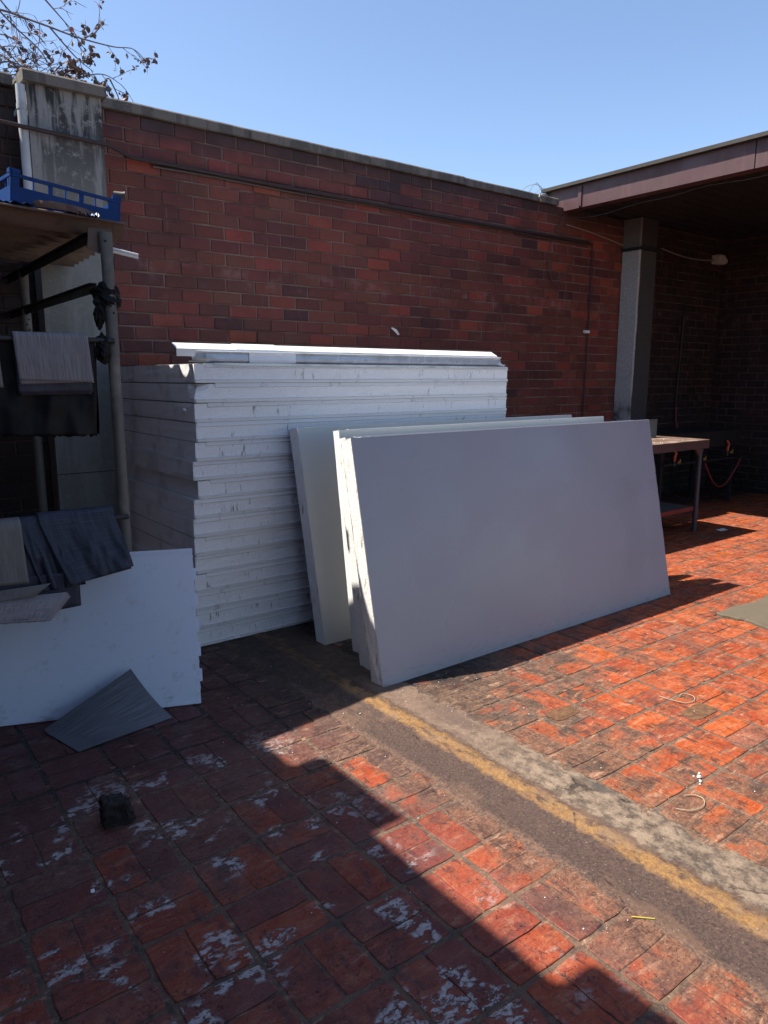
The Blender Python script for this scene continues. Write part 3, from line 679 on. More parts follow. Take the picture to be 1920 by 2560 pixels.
for k_ in range(15):          # k_ = 0 topmost
    z = .004+ST*(14-k_)
    x = 1.588-.0048*k_+rnd.uniform(-.009, .009)+(.012 if k_ in (6,) else 0); y = 3.75+rnd.uniform(-.004, .004)
    t = thing('insulated_panel', ('white insulated panel, %s in the stack' % ordn[k_])+(', '+extra.get(k_, '').strip().replace('its ', '') if k_ in extra else ''), 'panel', 'white insulated panels lying in the tall stack', (x, y, z), (0, 0, rnd.uniform(-.002, .002)))
    fb = foam_block(L0, W0, ST-.006, 20+k_, .0030)
    for i, v in enumerate(fb.v):
        fb.v[i] = Vector((v.x, v.y, v.z+.0015))
        if k_ == 1 and v.x < .10 and v.y < .10 and v.z > .03:      # torn corner
            q = min(max(0, .09-v.x), max(0, .09-v.y)); fb.v[i] += Vector((.5*q, .5*q, 0))*(v.z/ST)**2
    fb.build('foam_core', ['foam', 'foam_end'], t)
    # bottom skin with folded lip, rib and groove along the front edge
    zt = ST-.0012
    a = .0; bb = MB(); wob = rnd.uniform(-.001, .001)
    bb.prism([(-.007, .0005), (-.007, .0125), (-.0085, .0135), (-.0085, .0165), (-.001, .0185), (-.001, .0165), (-.0045, .0155), (-.0045, .0018), (W0+.002, .0018), (W0+.002, .0005)][::-1], 'x', .005, L0+.001)
    bb.build('bottom_skin', 'skin_edge', t)
    nseg = 26; x0 = .006 if k_ not in (0, 1, 2, 4, 6, 9, 11) else rnd.uniform(.06, .16); vs = []
    if x0 or k_ == 1: pass
    for i in range(nseg+1):
        xx = x0+(L0-x0)*i/nseg; q = .0009*mn.noise(Vector((xx*14, k_*3.3, 0)))
        for (yy, zz) in ((W0+.002, zt), (-.001+q, zt), (-.0052+q, zt-.021+q), (-.0015+q, zt-.0235+q), (.0006, zt-.0012), (W0+.002, zt-.0012)): vs.append((xx, yy, zz))
    fs = [(i*6+j, i*6+(j+1) % 6, (i+1)*6+(j+1) % 6, (i+1)*6+j) for i in range(nseg) for j in range(6)]+[(5, 4, 3, 2, 1, 0), tuple(nseg*6+j for j in range(6))]
    fs = [tuple(reversed(f)) for f in fs]
    bb = MB(); bb.add(vs, fs); bb.build('top_skin', 'skin_edge', t)
    if k_ == 0:
        for c_ in (.0, 1): pass
b = MB()
for q in range(3):
    b.add([(1.556+.012*math.sin(i*2.4+q)-.02*q*.2, 3.845+.014*math.cos(i*2.4+q*2), 1.318+.011*i-.006*q) for i in range(5)], [(0, 1, 2), (1, 2, 3), (2, 3, 4), (0, 2, 4)])
slabv = MB()
def crumb(c, r, name='foam_crumb', **tg):
    b = MB(); vs = []; n = 7
    rn = random.Random(int(c[0]*1000))
    for j in range(5):
        ph = math.pi*j/4
        for i in range(n):
            a = 2*math.pi*i/n; q = r*(1+rn.uniform(-.35, .35)); vs.append((c[0]+q*math.sin(ph)*math.cos(a)*.7, c[1]+q*math.sin(ph)*math.sin(a), c[2]+q*math.cos(ph)))
    b.add(vs, [(j*n+i, j*n+(i+1) % n, (j+1)*n+(i+1) % n, (j+1)*n+i) for j in range(4) for i in range(n)]); return b.build(name, 'chip', None, True, **tg)
crumb((1.567, 3.86, 1.325), .016, label='loose foam crumb stuck on the shaded end of the third panel down', cat='foam crumb')

lean = [ # x0, ybottom, ytop(front face), ztop, length, label, front skin material, dyaw
    (2.125, 3.345, 3.605, 1.222, 2.43, 'rearmost leaning white panel, resting against the tall stack', 'skin_cream', 0.0),
    (2.205, 3.125, 3.295, 1.222, 2.36, 'second leaning white panel from the back with a smooth rounded end', 'skin_cream', .01),
    (2.115, 2.895, 3.105, 1.200, 2.52, 'third leaning white panel, brown stained at its upper corner', 'skin_cream', 0.0),
    (2.035, 2.680, 2.935, 1.212, 2.57, 'frontmost leaning panel with a wide grey-white face and rough foam end', 'skin', .012)]
for i, (x0, yb_, yt, zt, L, lab, ms_, yaw) in enumerate(lean):
    T = .092 if i != 1 else .06
    ang = math.atan2(yt-yb_, zt)                        # lean from the vertical
    Wd = math.hypot(yt-yb_, zt)
    # local x length, local y = up the panel, local z = thickness toward +Y
    t = thing('insulated_panel', lab, 'panel', 'insulated panels leaning against the tall stack', (x0, yb_, 0))
    M = Matrix.Rotation(yaw, 4, 'Z') @ Matrix.Rotation(-ang, 4, 'X')
    C = Matrix(((1, 0, 0, 0), (0, 0, 1, 0), (0, 1, 0, 0), (0, 0, 0, 1)))   # (x,y,z)->(x,z,y)
    fb = foam_block(L, Wd, T-.006, 60+i*9, .0065 if i == 3 else .003, 20)
    fb2 = MB(); vv = [M @ (C @ Vector((v.x, v.y, v.z+.003))) for v in fb.v]
    fb2.v = vv; fb2.f = [tuple(reversed(f)) for f in fb.f]; fb2.mi = fb.mi
    fb2.build('foam_core', ['foam', 'foam_cut' if i in (2, 3) else 'foam'], t)
    nn = 46; rn = random.Random(i)
    for nm, za, zb, mt in (('front_skin', -.0002, .0015, ms_), ('back_skin', T-.0045, T-.0028, 'skin')):
        vs = []; bb = MB()
        for j in range(nn+1):
            h = Wd*j/nn; e0 = rn.uniform(-.0022, .0012) if i == 3 else rn.uniform(-.0006, .0006); e1 = rn.uniform(-.0022, .0018)
            for (x, z) in ((e0+.001, za), (L+e1, za), (L+e1, zb), (e0+.001, zb)): vs.append(M @ Vector((x, z, h)))
        fs = [(j*4+q, j*4+(q+1) % 4, (j+1)*4+(q+1) % 4, (j+1)*4+q) for j in range(nn) for q in range(4)]+[(3, 2, 1, 0), (nn*4, nn*4+1, nn*4+2, nn*4+3)]
        bb.add(vs, fs); bb.build(nm, mt, t)
    for nm, z_ in (('top_lip', 0), ('top_lip', T-.016)):
        bb = MB(); bb.box((.06, z_-.0015, Wd-.002), (L-.01, z_+.014, Wd+.0022), M=M); bb.build(nm, 'skin_edge', t)

# ---------------------------------------------------------------- folded profiles on top of the stack
ZT = .004+15*ST
pa = thing('folded_profile', 'long white folded metal angle, uppermost on the panel stack', 'metal profile')
b = MB(); b.prism([(3.80, ZT+.036), (3.80, ZT+.076), (3.865, ZT+.108), (3.867, ZT+.106), (3.803, ZT+.073), (3.803, ZT+.036)], 'x', 1.515, 3.93); b.build('outer_angle', 'white_profile', pa)
b = MB(); b.prism([(3.804, ZT+.030), (3.804, ZT+.068), (3.86, ZT+.097), (3.862, ZT+.094), (3.807, ZT+.066), (3.807, ZT+.030)], 'x', 1.60, 3.90); b.build('inner_angle', 'white_profile', pa)
b = MB(); b.prism([(3.797, ZT+.034), (3.797, ZT+.0785), (3.862, ZT+.1115), (3.8625, ZT+.1105), (3.7985, ZT+.0775), (3.7985, ZT+.034)], 'x', 1.86, 2.13); b.build('tape_band', 'tape', pa)
pb = thing('profile_bundle', 'bundle of nested galvanised channels under the white folded angle', 'metal profiles')
for i in range(8):
    b = MB(); y = 3.765+.0055*i; zz = ZT+.0035+.001*i; x0_ = 1.665-.009*i
    prof = [(y+.05, zz), (y+.012, zz), (y+.003, zz+.009), (y+.001, zz+.022), (y+.006, zz+.045), (y-.002, zz+.058)]
    prof2 = [(p_[0]+.0012, p_[1]+.0012) for p_ in reversed(prof)]
    b.prism(prof+prof2, 'x', x0_, 3.90+.01*i); b.build('channel', 'galv', pb)
b = MB(); b.prism([(3.7655, ZT+.005), (3.7635, ZT+.022), (3.7665, ZT+.046), (3.7625, ZT+.060), (3.7615, ZT+.060), (3.7655, ZT+.046), (3.7622, ZT+.022), (3.764, ZT+.004)], 'x', 1.92, 2.22); b.build('tape_wrap', 'tape', pb)
b = MB(); b.box((3.93, 3.77, ZT+.012), (3.985, 3.80, ZT+.016), M=None); b.add([(3.90, 3.77, ZT+.012), (3.965, 3.76, ZT+.004), (3.90, 3.80, ZT+.05), (3.93, 3.80, ZT+.052)], [(0, 1, 3, 2)]); b.build('end_flap', 'white_profile', pb)
b = MB(); b.prism([(3.743, ZT-.012), (3.743, ZT+.001), (3.77, ZT+.002), (3.77, ZT+.0008), (3.745, ZT-.0005), (3.745, ZT-.012)], 'x', 1.70, 3.96); b.build('edge_trim', 'galv', None, False, label='thin metal trim lying along the front edge of the topmost stacked panel', cat='metal trim')

# ---------------------------------------------------------------- pale board at the left, leaning on the rack
bd = thing('leaning_board', 'large pale blue-white board leaning on the rack pole at left', 'board')
dirv = Vector((-.93, .367, 0)); nrm = Vector((-.367, -.93, 0)); up = (Vector((.05, .145, .70))+Vector((0, 0, 0))).normalized()
o0 = Vector((1.252, 3.052, .006)); H = .724
def BP(s_, h, d): return o0+dirv*s_+up*h-nrm*d
b = MB(); nn = 60; vs = []; rn = random.Random(5)
for j in range(nn+1):
    h = H*j/nn; e = rn.uniform(-.0018, .0018)
    for s_, d in ((e, 0), (1.75, 0), (1.75, .0025), (e, .0025)): vs.append(BP(s_, h, d))
b.add(vs, [(j*4+q, j*4+(q+1) % 4, (j+1)*4+(q+1) % 4, (j+1)*4+q) for j in range(nn) for q in range(4)]+[(0, 1, 2, 3), (nn*4+3, nn*4+2, nn*4+1, nn*4)])
b.build('face_sheet', 'board_blue', bd)
for h, nm in ((0, 'bottom_lip'), (H-.014, 'top_lip')):
    b = MB(); b.add([BP(s_, hh, d) for s_ in (0.002, 1.75) for hh, d in ((h, -.003), (h+.014, -.003), (h+.014, 0.0), (h, 0.0))], [(0, 1, 2, 3), (7, 6, 5, 4), (0, 4, 5, 1), (1, 5, 6, 2), (2, 6, 7, 3), (3, 7, 4, 0)]); b.build(nm, 'board_blue', bd)
for k_ in range(5):          # trapezoidal ribs behind, seen as tabs at its right edge
    h = .10+.118*k_
    b = MB(); prof = [(h, .0028), (h+.014, .02), (h+.045, .02), (h+.059, .0028)]
    b.add([BP(s_, hh, d) for s_ in (-.012, 1.7) for hh, d in prof], [(0, 1, 2, 3), (7, 6, 5, 4), (0, 4, 5, 1), (1, 5, 6, 2), (2, 6, 7, 3), (3, 7, 4, 0)]); b.build('rib', 'board_blue', bd)

# ---------------------------------------------------------------- rack with corrugated roof
rk_ = thing('storage_rack', 'grey steel rack with a corrugated sheet roof at the left edge', 'rack')
def pole(x, y):
    b = MB(); n = 14; vs = []
    for z in (.0, 2.0, 2.06, 2.13):
        fl = .6 if z > 2.01 else 1
        for i in range(n): a = 2*math.pi*i/n; vs.append((x+.026*math.cos(a)*(1.1 if fl < 1 else 1), y+.026*fl*math.sin(a), z))
    b.add(vs, [(j*n+i, j*n+(i+1) % n, (j+1)*n+(i+1) % n, (j+1)*n+i) for j in range(3) for i in range(n)]+[tuple(range(3*n, 4*n))])
    o = b.build('pole', 'pole', rk_, True)
    for z, dx in ((2.09, -.002), (2.03, 0.), (1.875, .004), (1.845, .012), (1.815, .0), (1.785, .012)):
        h = MB(); h.tube([(x+dx-.006, y-.0275 if z < 2.01 else y-.017, z), (x+dx-.006, y-.024 if z < 2.01 else y-.012, z)], .0052, 10); h.build('bolt_hole', 'hole', o)
    for z in (1.655, .855):
        h = MB(); h.tube([(x, y-.034, z), (x, y-.022, z)], .0085, 6); h.build('bolt', 'pole', o)
pole(1.067, 3.42); pole(-.22, 3.42); pole(1.03, 4.90); pole(-.22, 4.90)
for y_, z_, nm in ((3.44, 2.105, 'roof_rail'), (3.44, 1.892, 'side_rail')):
    b = MB(); x_ = 1.02; 
    b.box((x_-.004, y_, z_-.018), (x_, 5.29, z_+.018)); b.box((x_-.03, y_, z_+.0182), (x_+.0, 5.29, z_+.0215)); b.build(nm, 'steel_dark', rk_)
b = MB(); b.box((-.25, 4.93, 2.12), (1.02, 4.955, 2.155)); b.build('rear_rail', 'steel_dark', rk_)
b = MB(); b.prism([(1.0, 2.145), (1.10, 2.15), (1.09, 2.08), (1.04, 2.04), (.99, 2.06)], 'y', 3.435, 3.442); b.build('gusset', 'asbestos', rk_)
b = MB(); b.tube([(-.22, 3.375, 1.655), (1.06, 3.375, 1.663)], .0125, 10); b.build('upper_rod', 'steel_dark', rk_, True)
b = MB(); b.tube([(-.22, 3.275, .885), (1.04, 3.275, .885)], .012, 10); b.build('lower_rod', 'steel_dark', rk_, True)
# corrugated fibre cement sheet: ridges along x, waves across y
vs = []; ny_, nx_ = 132, 12; xa, xb = -.38, 1.182
def wz(y): return .032*math.cos(2*math.pi*(y-3.43)/.177)
for side in (0, 1):
    for j in range(ny_+1):
        y = 3.415+1.66*j/ny_
        for i in range(nx_+1):
            x = xa+(xb+.115*(y-3.42)-xa)*i/nx_
            ed = .004*mn.noise(Vector((y*30, side, 0))) if i in (0, nx_) else 0
            vs.append((x+ed, y+.12*(x-.62)+(.004*mn.noise(Vector((x*12, 5, 0))) if j == 0 else 0), 2.163+wz(y)+side*.0065-.010*(x-.6)+.045*(y-3.42)))
n1 = (ny_+1)*(nx_+1); fs = []
for j in range(ny_):
    for i in range(nx_):
        a = j*(nx_+1)+i; q = (a, a+1, a+nx_+2, a+nx_+1); fs.append(tuple(reversed(q))); fs.append(tuple(n1+t_ for t_ in q))
for j in range(ny_):
    for i_ in (0, nx_):
        a = j*(nx_+1)+i_; c = a+nx_+1; q = (a, c, c+n1, a+n1); fs.append(q if i_ else tuple(reversed(q)))
for i in range(nx_):
    for j_ in (0, ny_):
        a = j_*(nx_+1)+i; q = (a, a+1, a+1+n1, a+n1); fs.append(q if j_ == 0 else tuple(reversed(q)))
cs = bpy.data.meshes.new('corrugated_sheet'); link('corrugated_sheet', mesh('corrugated_sheet', vs, fs, 'asbestos', True), rk_)
try: [o.data.set_sharp_from_angle(angle=R(40)) for o in COL.objects if o.name.startswith('corrugated_sheet') and o.data]
except Exception: pass

# black plastic
def rag(name, c, rx, ry, rz, seed, mat='bag', **tg):
    b = MB(); n, m_ = 22, 16; vs = []
    for j in range(m_+1):
        ph = math.pi*j/m_
        for i in range(n):
            a = 2*math.pi*i/n; d = Vector((math.sin(ph)*math.cos(a), math.sin(ph)*math.sin(a), math.cos(ph)))
            q = 1+.30*fbm(d*1.8+Vector((seed, 0, 0)), 3)+.07*fbm(d*7+Vector((0, seed, 0)), 2)
            if d.z < -.3: q *= 1+.5*max(0, mn.noise(Vector((a*1.3, seed, 0))))
            vs.append((c[0]+rx*d.x*q, c[1]+ry*d.y*q, c[2]+rz*d.z*q))
    b.add(vs, [(j*n+i, (j+1)*n+i, (j+1)*n+(i+1) % n, j*n+(i+1) % n) for j in range(m_) for i in range(n)])
    return b.build(name, mat, None, False, **tg)
rag('plastic_knot', (1.055, 3.44, 1.86), .062, .05, .06, 3.3, label='black plastic knotted round the pole near the side rail', cat='plastic wrap')
rag('plastic_knot', (1.02, 3.42, 1.78), .025, .02, .055, 8.1, label='torn tail of black plastic hanging below the upper knot', cat='plastic wrap')
rag('plastic_knot', (1.01, 3.385, 1.63), .032, .03, .06, 5.7, label='shredded black plastic tied where the upper rod meets the pole', cat='plastic wrap')
def sheet(name, corners, mat, nx=24, ny=18, amp=.004, fr=8., seed=0, parent=None, thick=.0016, top_roll=0., jag=0., uvs=(1, 1), smooth=True, **tg):
    # corners TL, TR, BR, BL. thin sheet with waves along its normal, optional roll back over a rod at its top
    TL, TR, BR, BL = [Vector(c) for c in corners]; N = (TR-TL).cross(BL-TL).normalized()
    rows = []
    if top_roll:
        for q in range(5):
            a = math.pi*(1-q/4.)*.5+0; rows.append(('roll', a))
        rows = [('back', .10), ('back', .05)]+[('roll', math.pi*t/5) for t in range(0, 6)][::-1][:-1]
    rows += [('f', j/ny) for j in range(ny+1)]
    vs, uv = [], []; r_ = top_roll
    nrow = len(rows)
    for ri, (kd, t) in enumerate(rows):
        for i in range(nx+1):
            u = i/nx
            if kd == 'f':
                p = (TL.lerp(TR, u)).lerp(BL.lerp(BR, u), t)
                wv = amp*fbm((u*fr*.35+seed, t*1.3, seed), 3)*min(1, t*1.6+.15)*2
                p = p+N*wv
                if jag and t > .99: p = p+(BL-TL).normalized()*jag*mn.noise(Vector((u*40, seed, 0)))
            elif kd == 'roll':
                p = TL.lerp(TR, u); p = p-N*0+Vector((0, r_*(1-math.cos(t)), r_*math.sin(t)))
            else:
                p = TL.lerp(TR, u)+Vector((0, 2*r_, -t))
            vs.append(p); uv.append((u*uvs[0], 1-ri/nrow*uvs[1]))
    n1 = len(vs); W_ = nx+1
    vs2 = [v-N*thick for v in vs] if True else []
    fs = []
    for j in range(nrow-1):
        for i in range(nx): a = j*W_+i; fs.append((a, a+W_, a+W_+1, a+1)); fs.append((n1+a, n1+a+1, n1+a+W_+1, n1+a+W_))
    for j in range(nrow-1):
        a = j*W_; fs.append((a, n1+a, n1+a+W_, a+W_)); a = j*W_+nx; fs.append((a, a+W_, n1+a+W_, n1+a))
    for i in range(nx): a = (nrow-1)*W_+i; fs.append((a, n1+a, n1+a+1, a+1))
    for i in range(nx): a = i; fs.append((a, a+1, n1+a+1, n1+a))
    me = mesh(name, vs+vs2, fs, mat, smooth, uv+uv)
    return link(name, me, parent, **tg)
RY = 3.36
sheet('vinyl_mat', [(.645, RY-.006, 1.672), (.941, RY-.006, 1.672), (.954, RY-.012, 1.480), (.654, RY-.012, 1.492)], 'mat_grey', amp=.003, seed=1, top_roll=.018, label='light grey ribbed mat folded over the upper rod', cat='vinyl mat')
sheet('vinyl_mat', [(.650, RY-.001, 1.668), (.938, RY-.001, 1.668), (.935, RY-.006, 1.482), (.656, RY-.006, 1.474)], 'mat_grey', amp=.002, seed=2, top_roll=.015, label='second grey mat peeping out below the light grey one', cat='vinyl mat')
sheet('vinyl_mat', [(.646, RY+.004, 1.665), (.944, RY+.004, 1.665), (.950, RY-.001, 1.441), (.648, RY-.001, 1.437)], 'mat_navy', amp=.003, seed=3, top_roll=.012, label='dark woven mat under the grey mats on the upper rod', cat='vinyl mat')
sheet('vinyl_mat', [(.646, RY+.009, 1.664), (.944, RY+.009, 1.664), (.944, RY+.004, 1.430), (.652, RY+.004, 1.428)], 'mat_navy', amp=.003, seed=4, top_roll=.010, label='hindmost dark woven mat on the upper rod', cat='vinyl mat')
sheet('plastic_sheet', [(.545, RY+.022, 1.665), (.978, RY+.022, 1.662), (.958, RY+.015, 1.245), (.52, RY+.03, 1.262)], 'bag', 34, 30, .014, 9, 6, jag=.02, smooth=True, label='crumpled black plastic sheet hanging behind the mats on the upper rod', cat='plastic sheet')
sheet('plastic_sheet', [(.925, RY+.036, 1.60), (.985, RY+.036, 1.60), (.972, RY+.03, 1.252), (.938, RY+.03, 1.262)], 'bag', 10, 22, .012, 9, 9, jag=.02, smooth=False, label='narrow black plastic strip hanging beside the rack pole', cat='plastic sheet')
sheet('vinyl_mat', [(.40, RY-.01, 1.665), (.585, RY-.01, 1.665), (.592, RY-.016, 1.462), (.40, RY-.016, 1.470)], 'mat_taupe', amp=.003, seed=12, top_roll=.016, label='taupe mat at the very left end of the upper rod', cat='vinyl mat')
# lower mats hang from the lower rod in front of the board
LY = 3.235
sheet('vinyl_mat', [(.36, LY-.034, .900), (.584, LY-.034, .901), (.590, LY-.060, .672), (.36, LY-.05, .684)], 'mat_taupe', amp=.003, seed=21, top_roll=.04, label='taupe ribbed mat at the left of the lower rod', cat='vinyl mat')
sheet('vinyl_mat', [(.655, LY-.012, .908), (.962, LY-.012, .908), (1.002, 3.115, .694), (.735, 3.125, .645)], 'mat_navy', 36, 26, .009, 14, 22, top_roll=.038, label='dark navy woven mat draped nearest the pole on the lower rod', cat='vinyl mat')
sheet('vinyl_mat', [(.574, LY-.004, .900), (.78, LY-.004, .904), (.80, 3.14, .640), (.635, 3.155, .632)], 'mat_navy', 36, 26, .013, 16, 27, top_roll=.034, label='creased navy woven mat in the middle of the lower rod', cat='vinyl mat')
sheet('vinyl_mat', [(.40, LY+.006, .896), (.955, LY+.004, .902), (.995, 3.135, .678), (.58, 3.18, .612)], 'mat_navy', 30, 20, .003, 6, 31, top_roll=.03, label='longest dark mat hanging behind the navy ones', cat='vinyl mat')
sheet('vinyl_mat', [(.36, 3.21, .70), (.78, 3.15, .70), (.775, 3.135, .552), (.36, 3.21, .520)], 'mat_navy', 20, 12, .004, 6, 35, label='dark mat reaching lowest over the pale board', cat='vinyl mat')
sheet('vinyl_mat', [(.36, 3.195, .655), (.665, 3.14, .668), (.60, 3.14, .622), (.36, 3.19, .612)], 'mat_taupe', 20, 8, .003, 6, 38, label='small taupe mat edge above the fine woven fan', cat='vinyl mat')
fan = thing('woven_fabric_stack', 'fan of fine grey woven mesh pieces with frayed edges over the board', 'fabric samples')
for q in range(4):
    sheet('fabric_piece', [(.36, 3.185-.004*q+.012, .628-.008*q), (.722+.004*q, 3.118-.002*q+.012, .622-.006*q), (.665-.006*q, 3.115-.002*q+.012, .531-.006*q), (.36, 3.18-.002*q+.012, .582-.016*q)], 'mat_fine', 24, 12, .003, 6, 41+q, parent=fan, jag=.003)
b = MB(); rn = random.Random(4)
for q in range(26):
    t = q/25; x = .722-.06*t; z = .622-.095*t; b.tube([(x, 3.126, z), (x+rn.uniform(.0, .010), 3.122, z-rn.uniform(.003, .01)), (x+rn.uniform(-.004, .014), 3.12, z-rn.uniform(.01, .02))], .0005, 3)
b.build('frayed_threads', 'twine', fan, kind='stuff')

# ---------------------------------------------------------------- on the rack roof: crate, hoop, tarp
cr = thing('plastic_crate', 'blue plastic bread crate with open slots lying on the rack roof', 'crate', None, (.712, 3.475, 2.224), (R(0), R(5.0), R(6.5)))
def crate_side(nm, L, flip, M):
    H_ = .128; posts = [0, .030, .145, .163, .275, .295, .405, L-.035, L] if L < .5 else [0, .03, .14, .16, .27, .29, .40, .42, .53, .55, L-.04, L]
    b = MB(); b.box((0, 0, 0), (L, .006, .060), M=M); b.box((0, -.002, .096), (L, .008, .110), M=M)
    for a, c in zip(posts[0::2], posts[1::2]): b.box((a, .0005, .060), (c, .0055, .096), M=M)
    if L < .5: b.box((L-.035, 0, .060), (L, .006, .0955), M=M)
    for x in (0, L-.032): b.box((x, -.0035, .1102), (x+.032, .0095, H_), M=M)
    xs = [(a+c)/2 for a, c in zip(posts[1::2], posts[2::2])]
    for x in xs: b.box((x-.002, .006, .05), (x+.002, .016, .097), M=M)
    b.box((0, -.001, -.006), (L, .007, -.0003), M=M)
    return b.build(nm, 'crate', cr)
crate_side('long_side', .455, 0, Matrix()); 
crate_side('long_side', .455, 0, Matrix.Translation((.455, .56, 0)) @ Matrix.Rotation(math.pi, 4, 'Z'))
crate_side('short_side', .56, 0, Matrix.Translation((.4615, -.001, .0007)) @ Matrix.Rotation(math.pi/2, 4, 'Z'))
crate_side('short_side', .56, 0, Matrix.Translation((-.0065, .561, .0007)) @ Matrix.Rotation(-math.pi/2, 4, 'Z'))
b = MB()
for i in range(11): b.box((.02+i*.04, .007, -.004), (.03+i*.04, .553, .003))
for j in range(13): b.box((.005, .03+j*.041, -.0075), (.45, .038+j*.041, -.0042))
b.build('floor_grid', 'crate', cr)
hp = MB(); n = 48; vs = []
for i in range(n):
    a = 2*math.pi*i/n; c_ = Vector((.92, 3.615, 2.214)); rr_ = .178
    for dr, dz in ((0, -.012), (.004, .0), (.0, .016), (-.006, .016), (-.006, -.012)):
        vs.append(c_+Vector(((rr_+dr)*math.cos(a)*1.0, (rr_+dr)*math.sin(a), dz+.004*math.sin(a*2)-.02*math.cos(a)*.3)))
hp.add(vs, [(i*5+j, i*5+(j+1) % 5, ((i+1) % n)*5+(j+1) % 5, ((i+1) % n)*5+j) for i in range(n) for j in range(5)])
hp.build('hoop', 'hoop', None, True, label='worn brown hoop lying flat under the blue crate', cat='hoop')
def tarp(c, lx, ly, seed, lab):
    b = MB(); n, m_ = 26, 10; vs = []
    for j in range(m_+1):
        for i in range(n+1):
            x, y = i/n, j/m_; z = .024*abs(fbm((x*6+seed, y*3, seed), 4))+.006*mn.noise(Vector((x*22, y*9, seed)))+.004
            vs.append((c[0]+lx*x, c[1]+ly*y, c[2]+z))
    b.add(vs, [(j*(n+1)+i, j*(n+1)+i+1, (j+1)*(n+1)+i+1, (j+1)*(n+1)+i) for j in range(m_) for i in range(n)]); b.build('tarpaulin', 'tarp', None, False, label=lab, cat='tarpaulin')
tarp((.51, 3.43, 2.198), .28, .2, 1.2, 'crumpled blue tarpaulin left of the hoop on the rack roof')
tarp((.915, 3.435, 2.190), .14, .12, 4.2, 'scrap of blue tarpaulin inside the hoop on the rack roof')
b = MB(); b.tube([(1.215, 3.73, 2.366), (1.25, 3.715, 2.364), (1.262, 3.71, 2.364)], [.014, .014, .017], 12); b.build('pipe_offcut', 'pole', None, True, label='short metal pipe end poking out behind the blue crate', cat='pipe')
tb = thing('tube_pair', 'two short white tubes sticking out behind the rack pole', 'tubes')
for q in (0, 1):
    b = MB(); b.tube([(1.12, 3.82, 2.145-.014*q), (1.34, 3.80, 2.108-.014*q)], .0065, 8); b.build('tube', 'white_profile', tb, True)
b = MB(); b.tube([(1.12, 3.82, 2.14), (1.19, 3.813, 2.128)], .014, 10); b.build('sleeve', 'lamp', tb, True)
b = MB(); b.tube([(1.09, 3.75, 2.19), (1.19, 3.75, 2.175), (1.19, 3.75, 2.15)], .0035, 6); b.build('hook', 'steel_dark', tb, True)

# ---------------------------------------------------------------- things on the floor
P = lambda x, y, z: Vector((x, y, z))
vs, fs, uv = [], [], []; n = 26
A, B_, C_, D_ = P(.968, 3.150, .212), P(.600, 3.20, .012), P(.670, 2.925, .004), P(1.085, 2.985, .008)   # top, left, bottom, right
for j in range(n+1):
    for i in range(n+1):
        u, v = i/n, j/n
        top = B_.lerp(A, u); bot = C_.lerp(D_, u); q = top.lerp(bot, v)
        sag = math.sin(math.pi*v)*.0
        zlin = q.z; zz = zlin*(1-v)**1.1 if False else zlin
        curl = -.022*math.sin(math.pi*v)*(1-u*.3)+.006*math.sin(u*5)*v*(1-v)
        vs.append((q.x, q.y+.0, max(.0035, zz+curl))); uv.append((v*.75, u))
n1 = len(vs); vs2 = [(a, b_, c+.002) for a, b_, c in vs]
for j in range(n):
    for i in range(n): a = j*(n+1)+i; fs.append((a, a+1, a+n+2, a+n+1)); fs.append((n1+a, n1+a+n+1, n1+a+n+2, n1+a+1))
link('vinyl_sample', mesh('vinyl_sample', vs+vs2, fs, 'mat_floor', True, uv+uv), None, label='fallen grey ribbed vinyl sheet lying against the foot of the board', cat='vinyl mat')

# charred block
b = MB(); n = 9; vs = []; key = {}
def cb(u, v, w_):
    p = Vector((u*.122, v*.085, w_*.108))
    q = Vector((u*2.1, v*2.1, w_*2.1))
    f = .016*fbm(q*1.5+Vector((3, 0, 0)), 4)+.004*fbm(q*7, 3)-(.022 if u > .72 and w_ > .62 else 0)
    r_ = max(0, abs(u-.5)+abs(v-.5)+abs(w_-.5)-1.15)*.035
    c = Vector((.061, .042, .054)); d = (p-c).normalized()
    sh = .012*math.sin(w_*math.pi)*(-1 if u > .7 else .6)
    return p+d*(f-r_)+Vector((sh*(u-.3), 0, (.006 if u < .3 else -.004)*w_))
def fc(P_, flip):
    vs = [P_(i/n, j/n) for j in range(n+1) for i in range(n+1)]
    fs = [(j*(n+1)+i, j*(n+1)+i+1, (j+1)*(n+1)+i+1, (j+1)*(n+1)+i) for j in range(n) for i in range(n)]
    b.add(vs, fs if not flip else [tuple(reversed(f)) for f in fs])
fc(lambda s, t: cb(s, 0, t), 0); fc(lambda s, t: cb(s, 1, t), 1); fc(lambda s, t: cb(0, s, t), 1); fc(lambda s, t: cb(1, s, t), 0); fc(lambda s, t: cb(s, t, 1), 0)
o = b.build('charred_block', 'coal', None, False, label='black charred block standing on the shaded pavers in the foreground', cat='block')
o.scale = (.86, .86, .84); o.location = (.592, 2.335, -.001); o.rotation_euler = (R(2), R(3), R(-7))

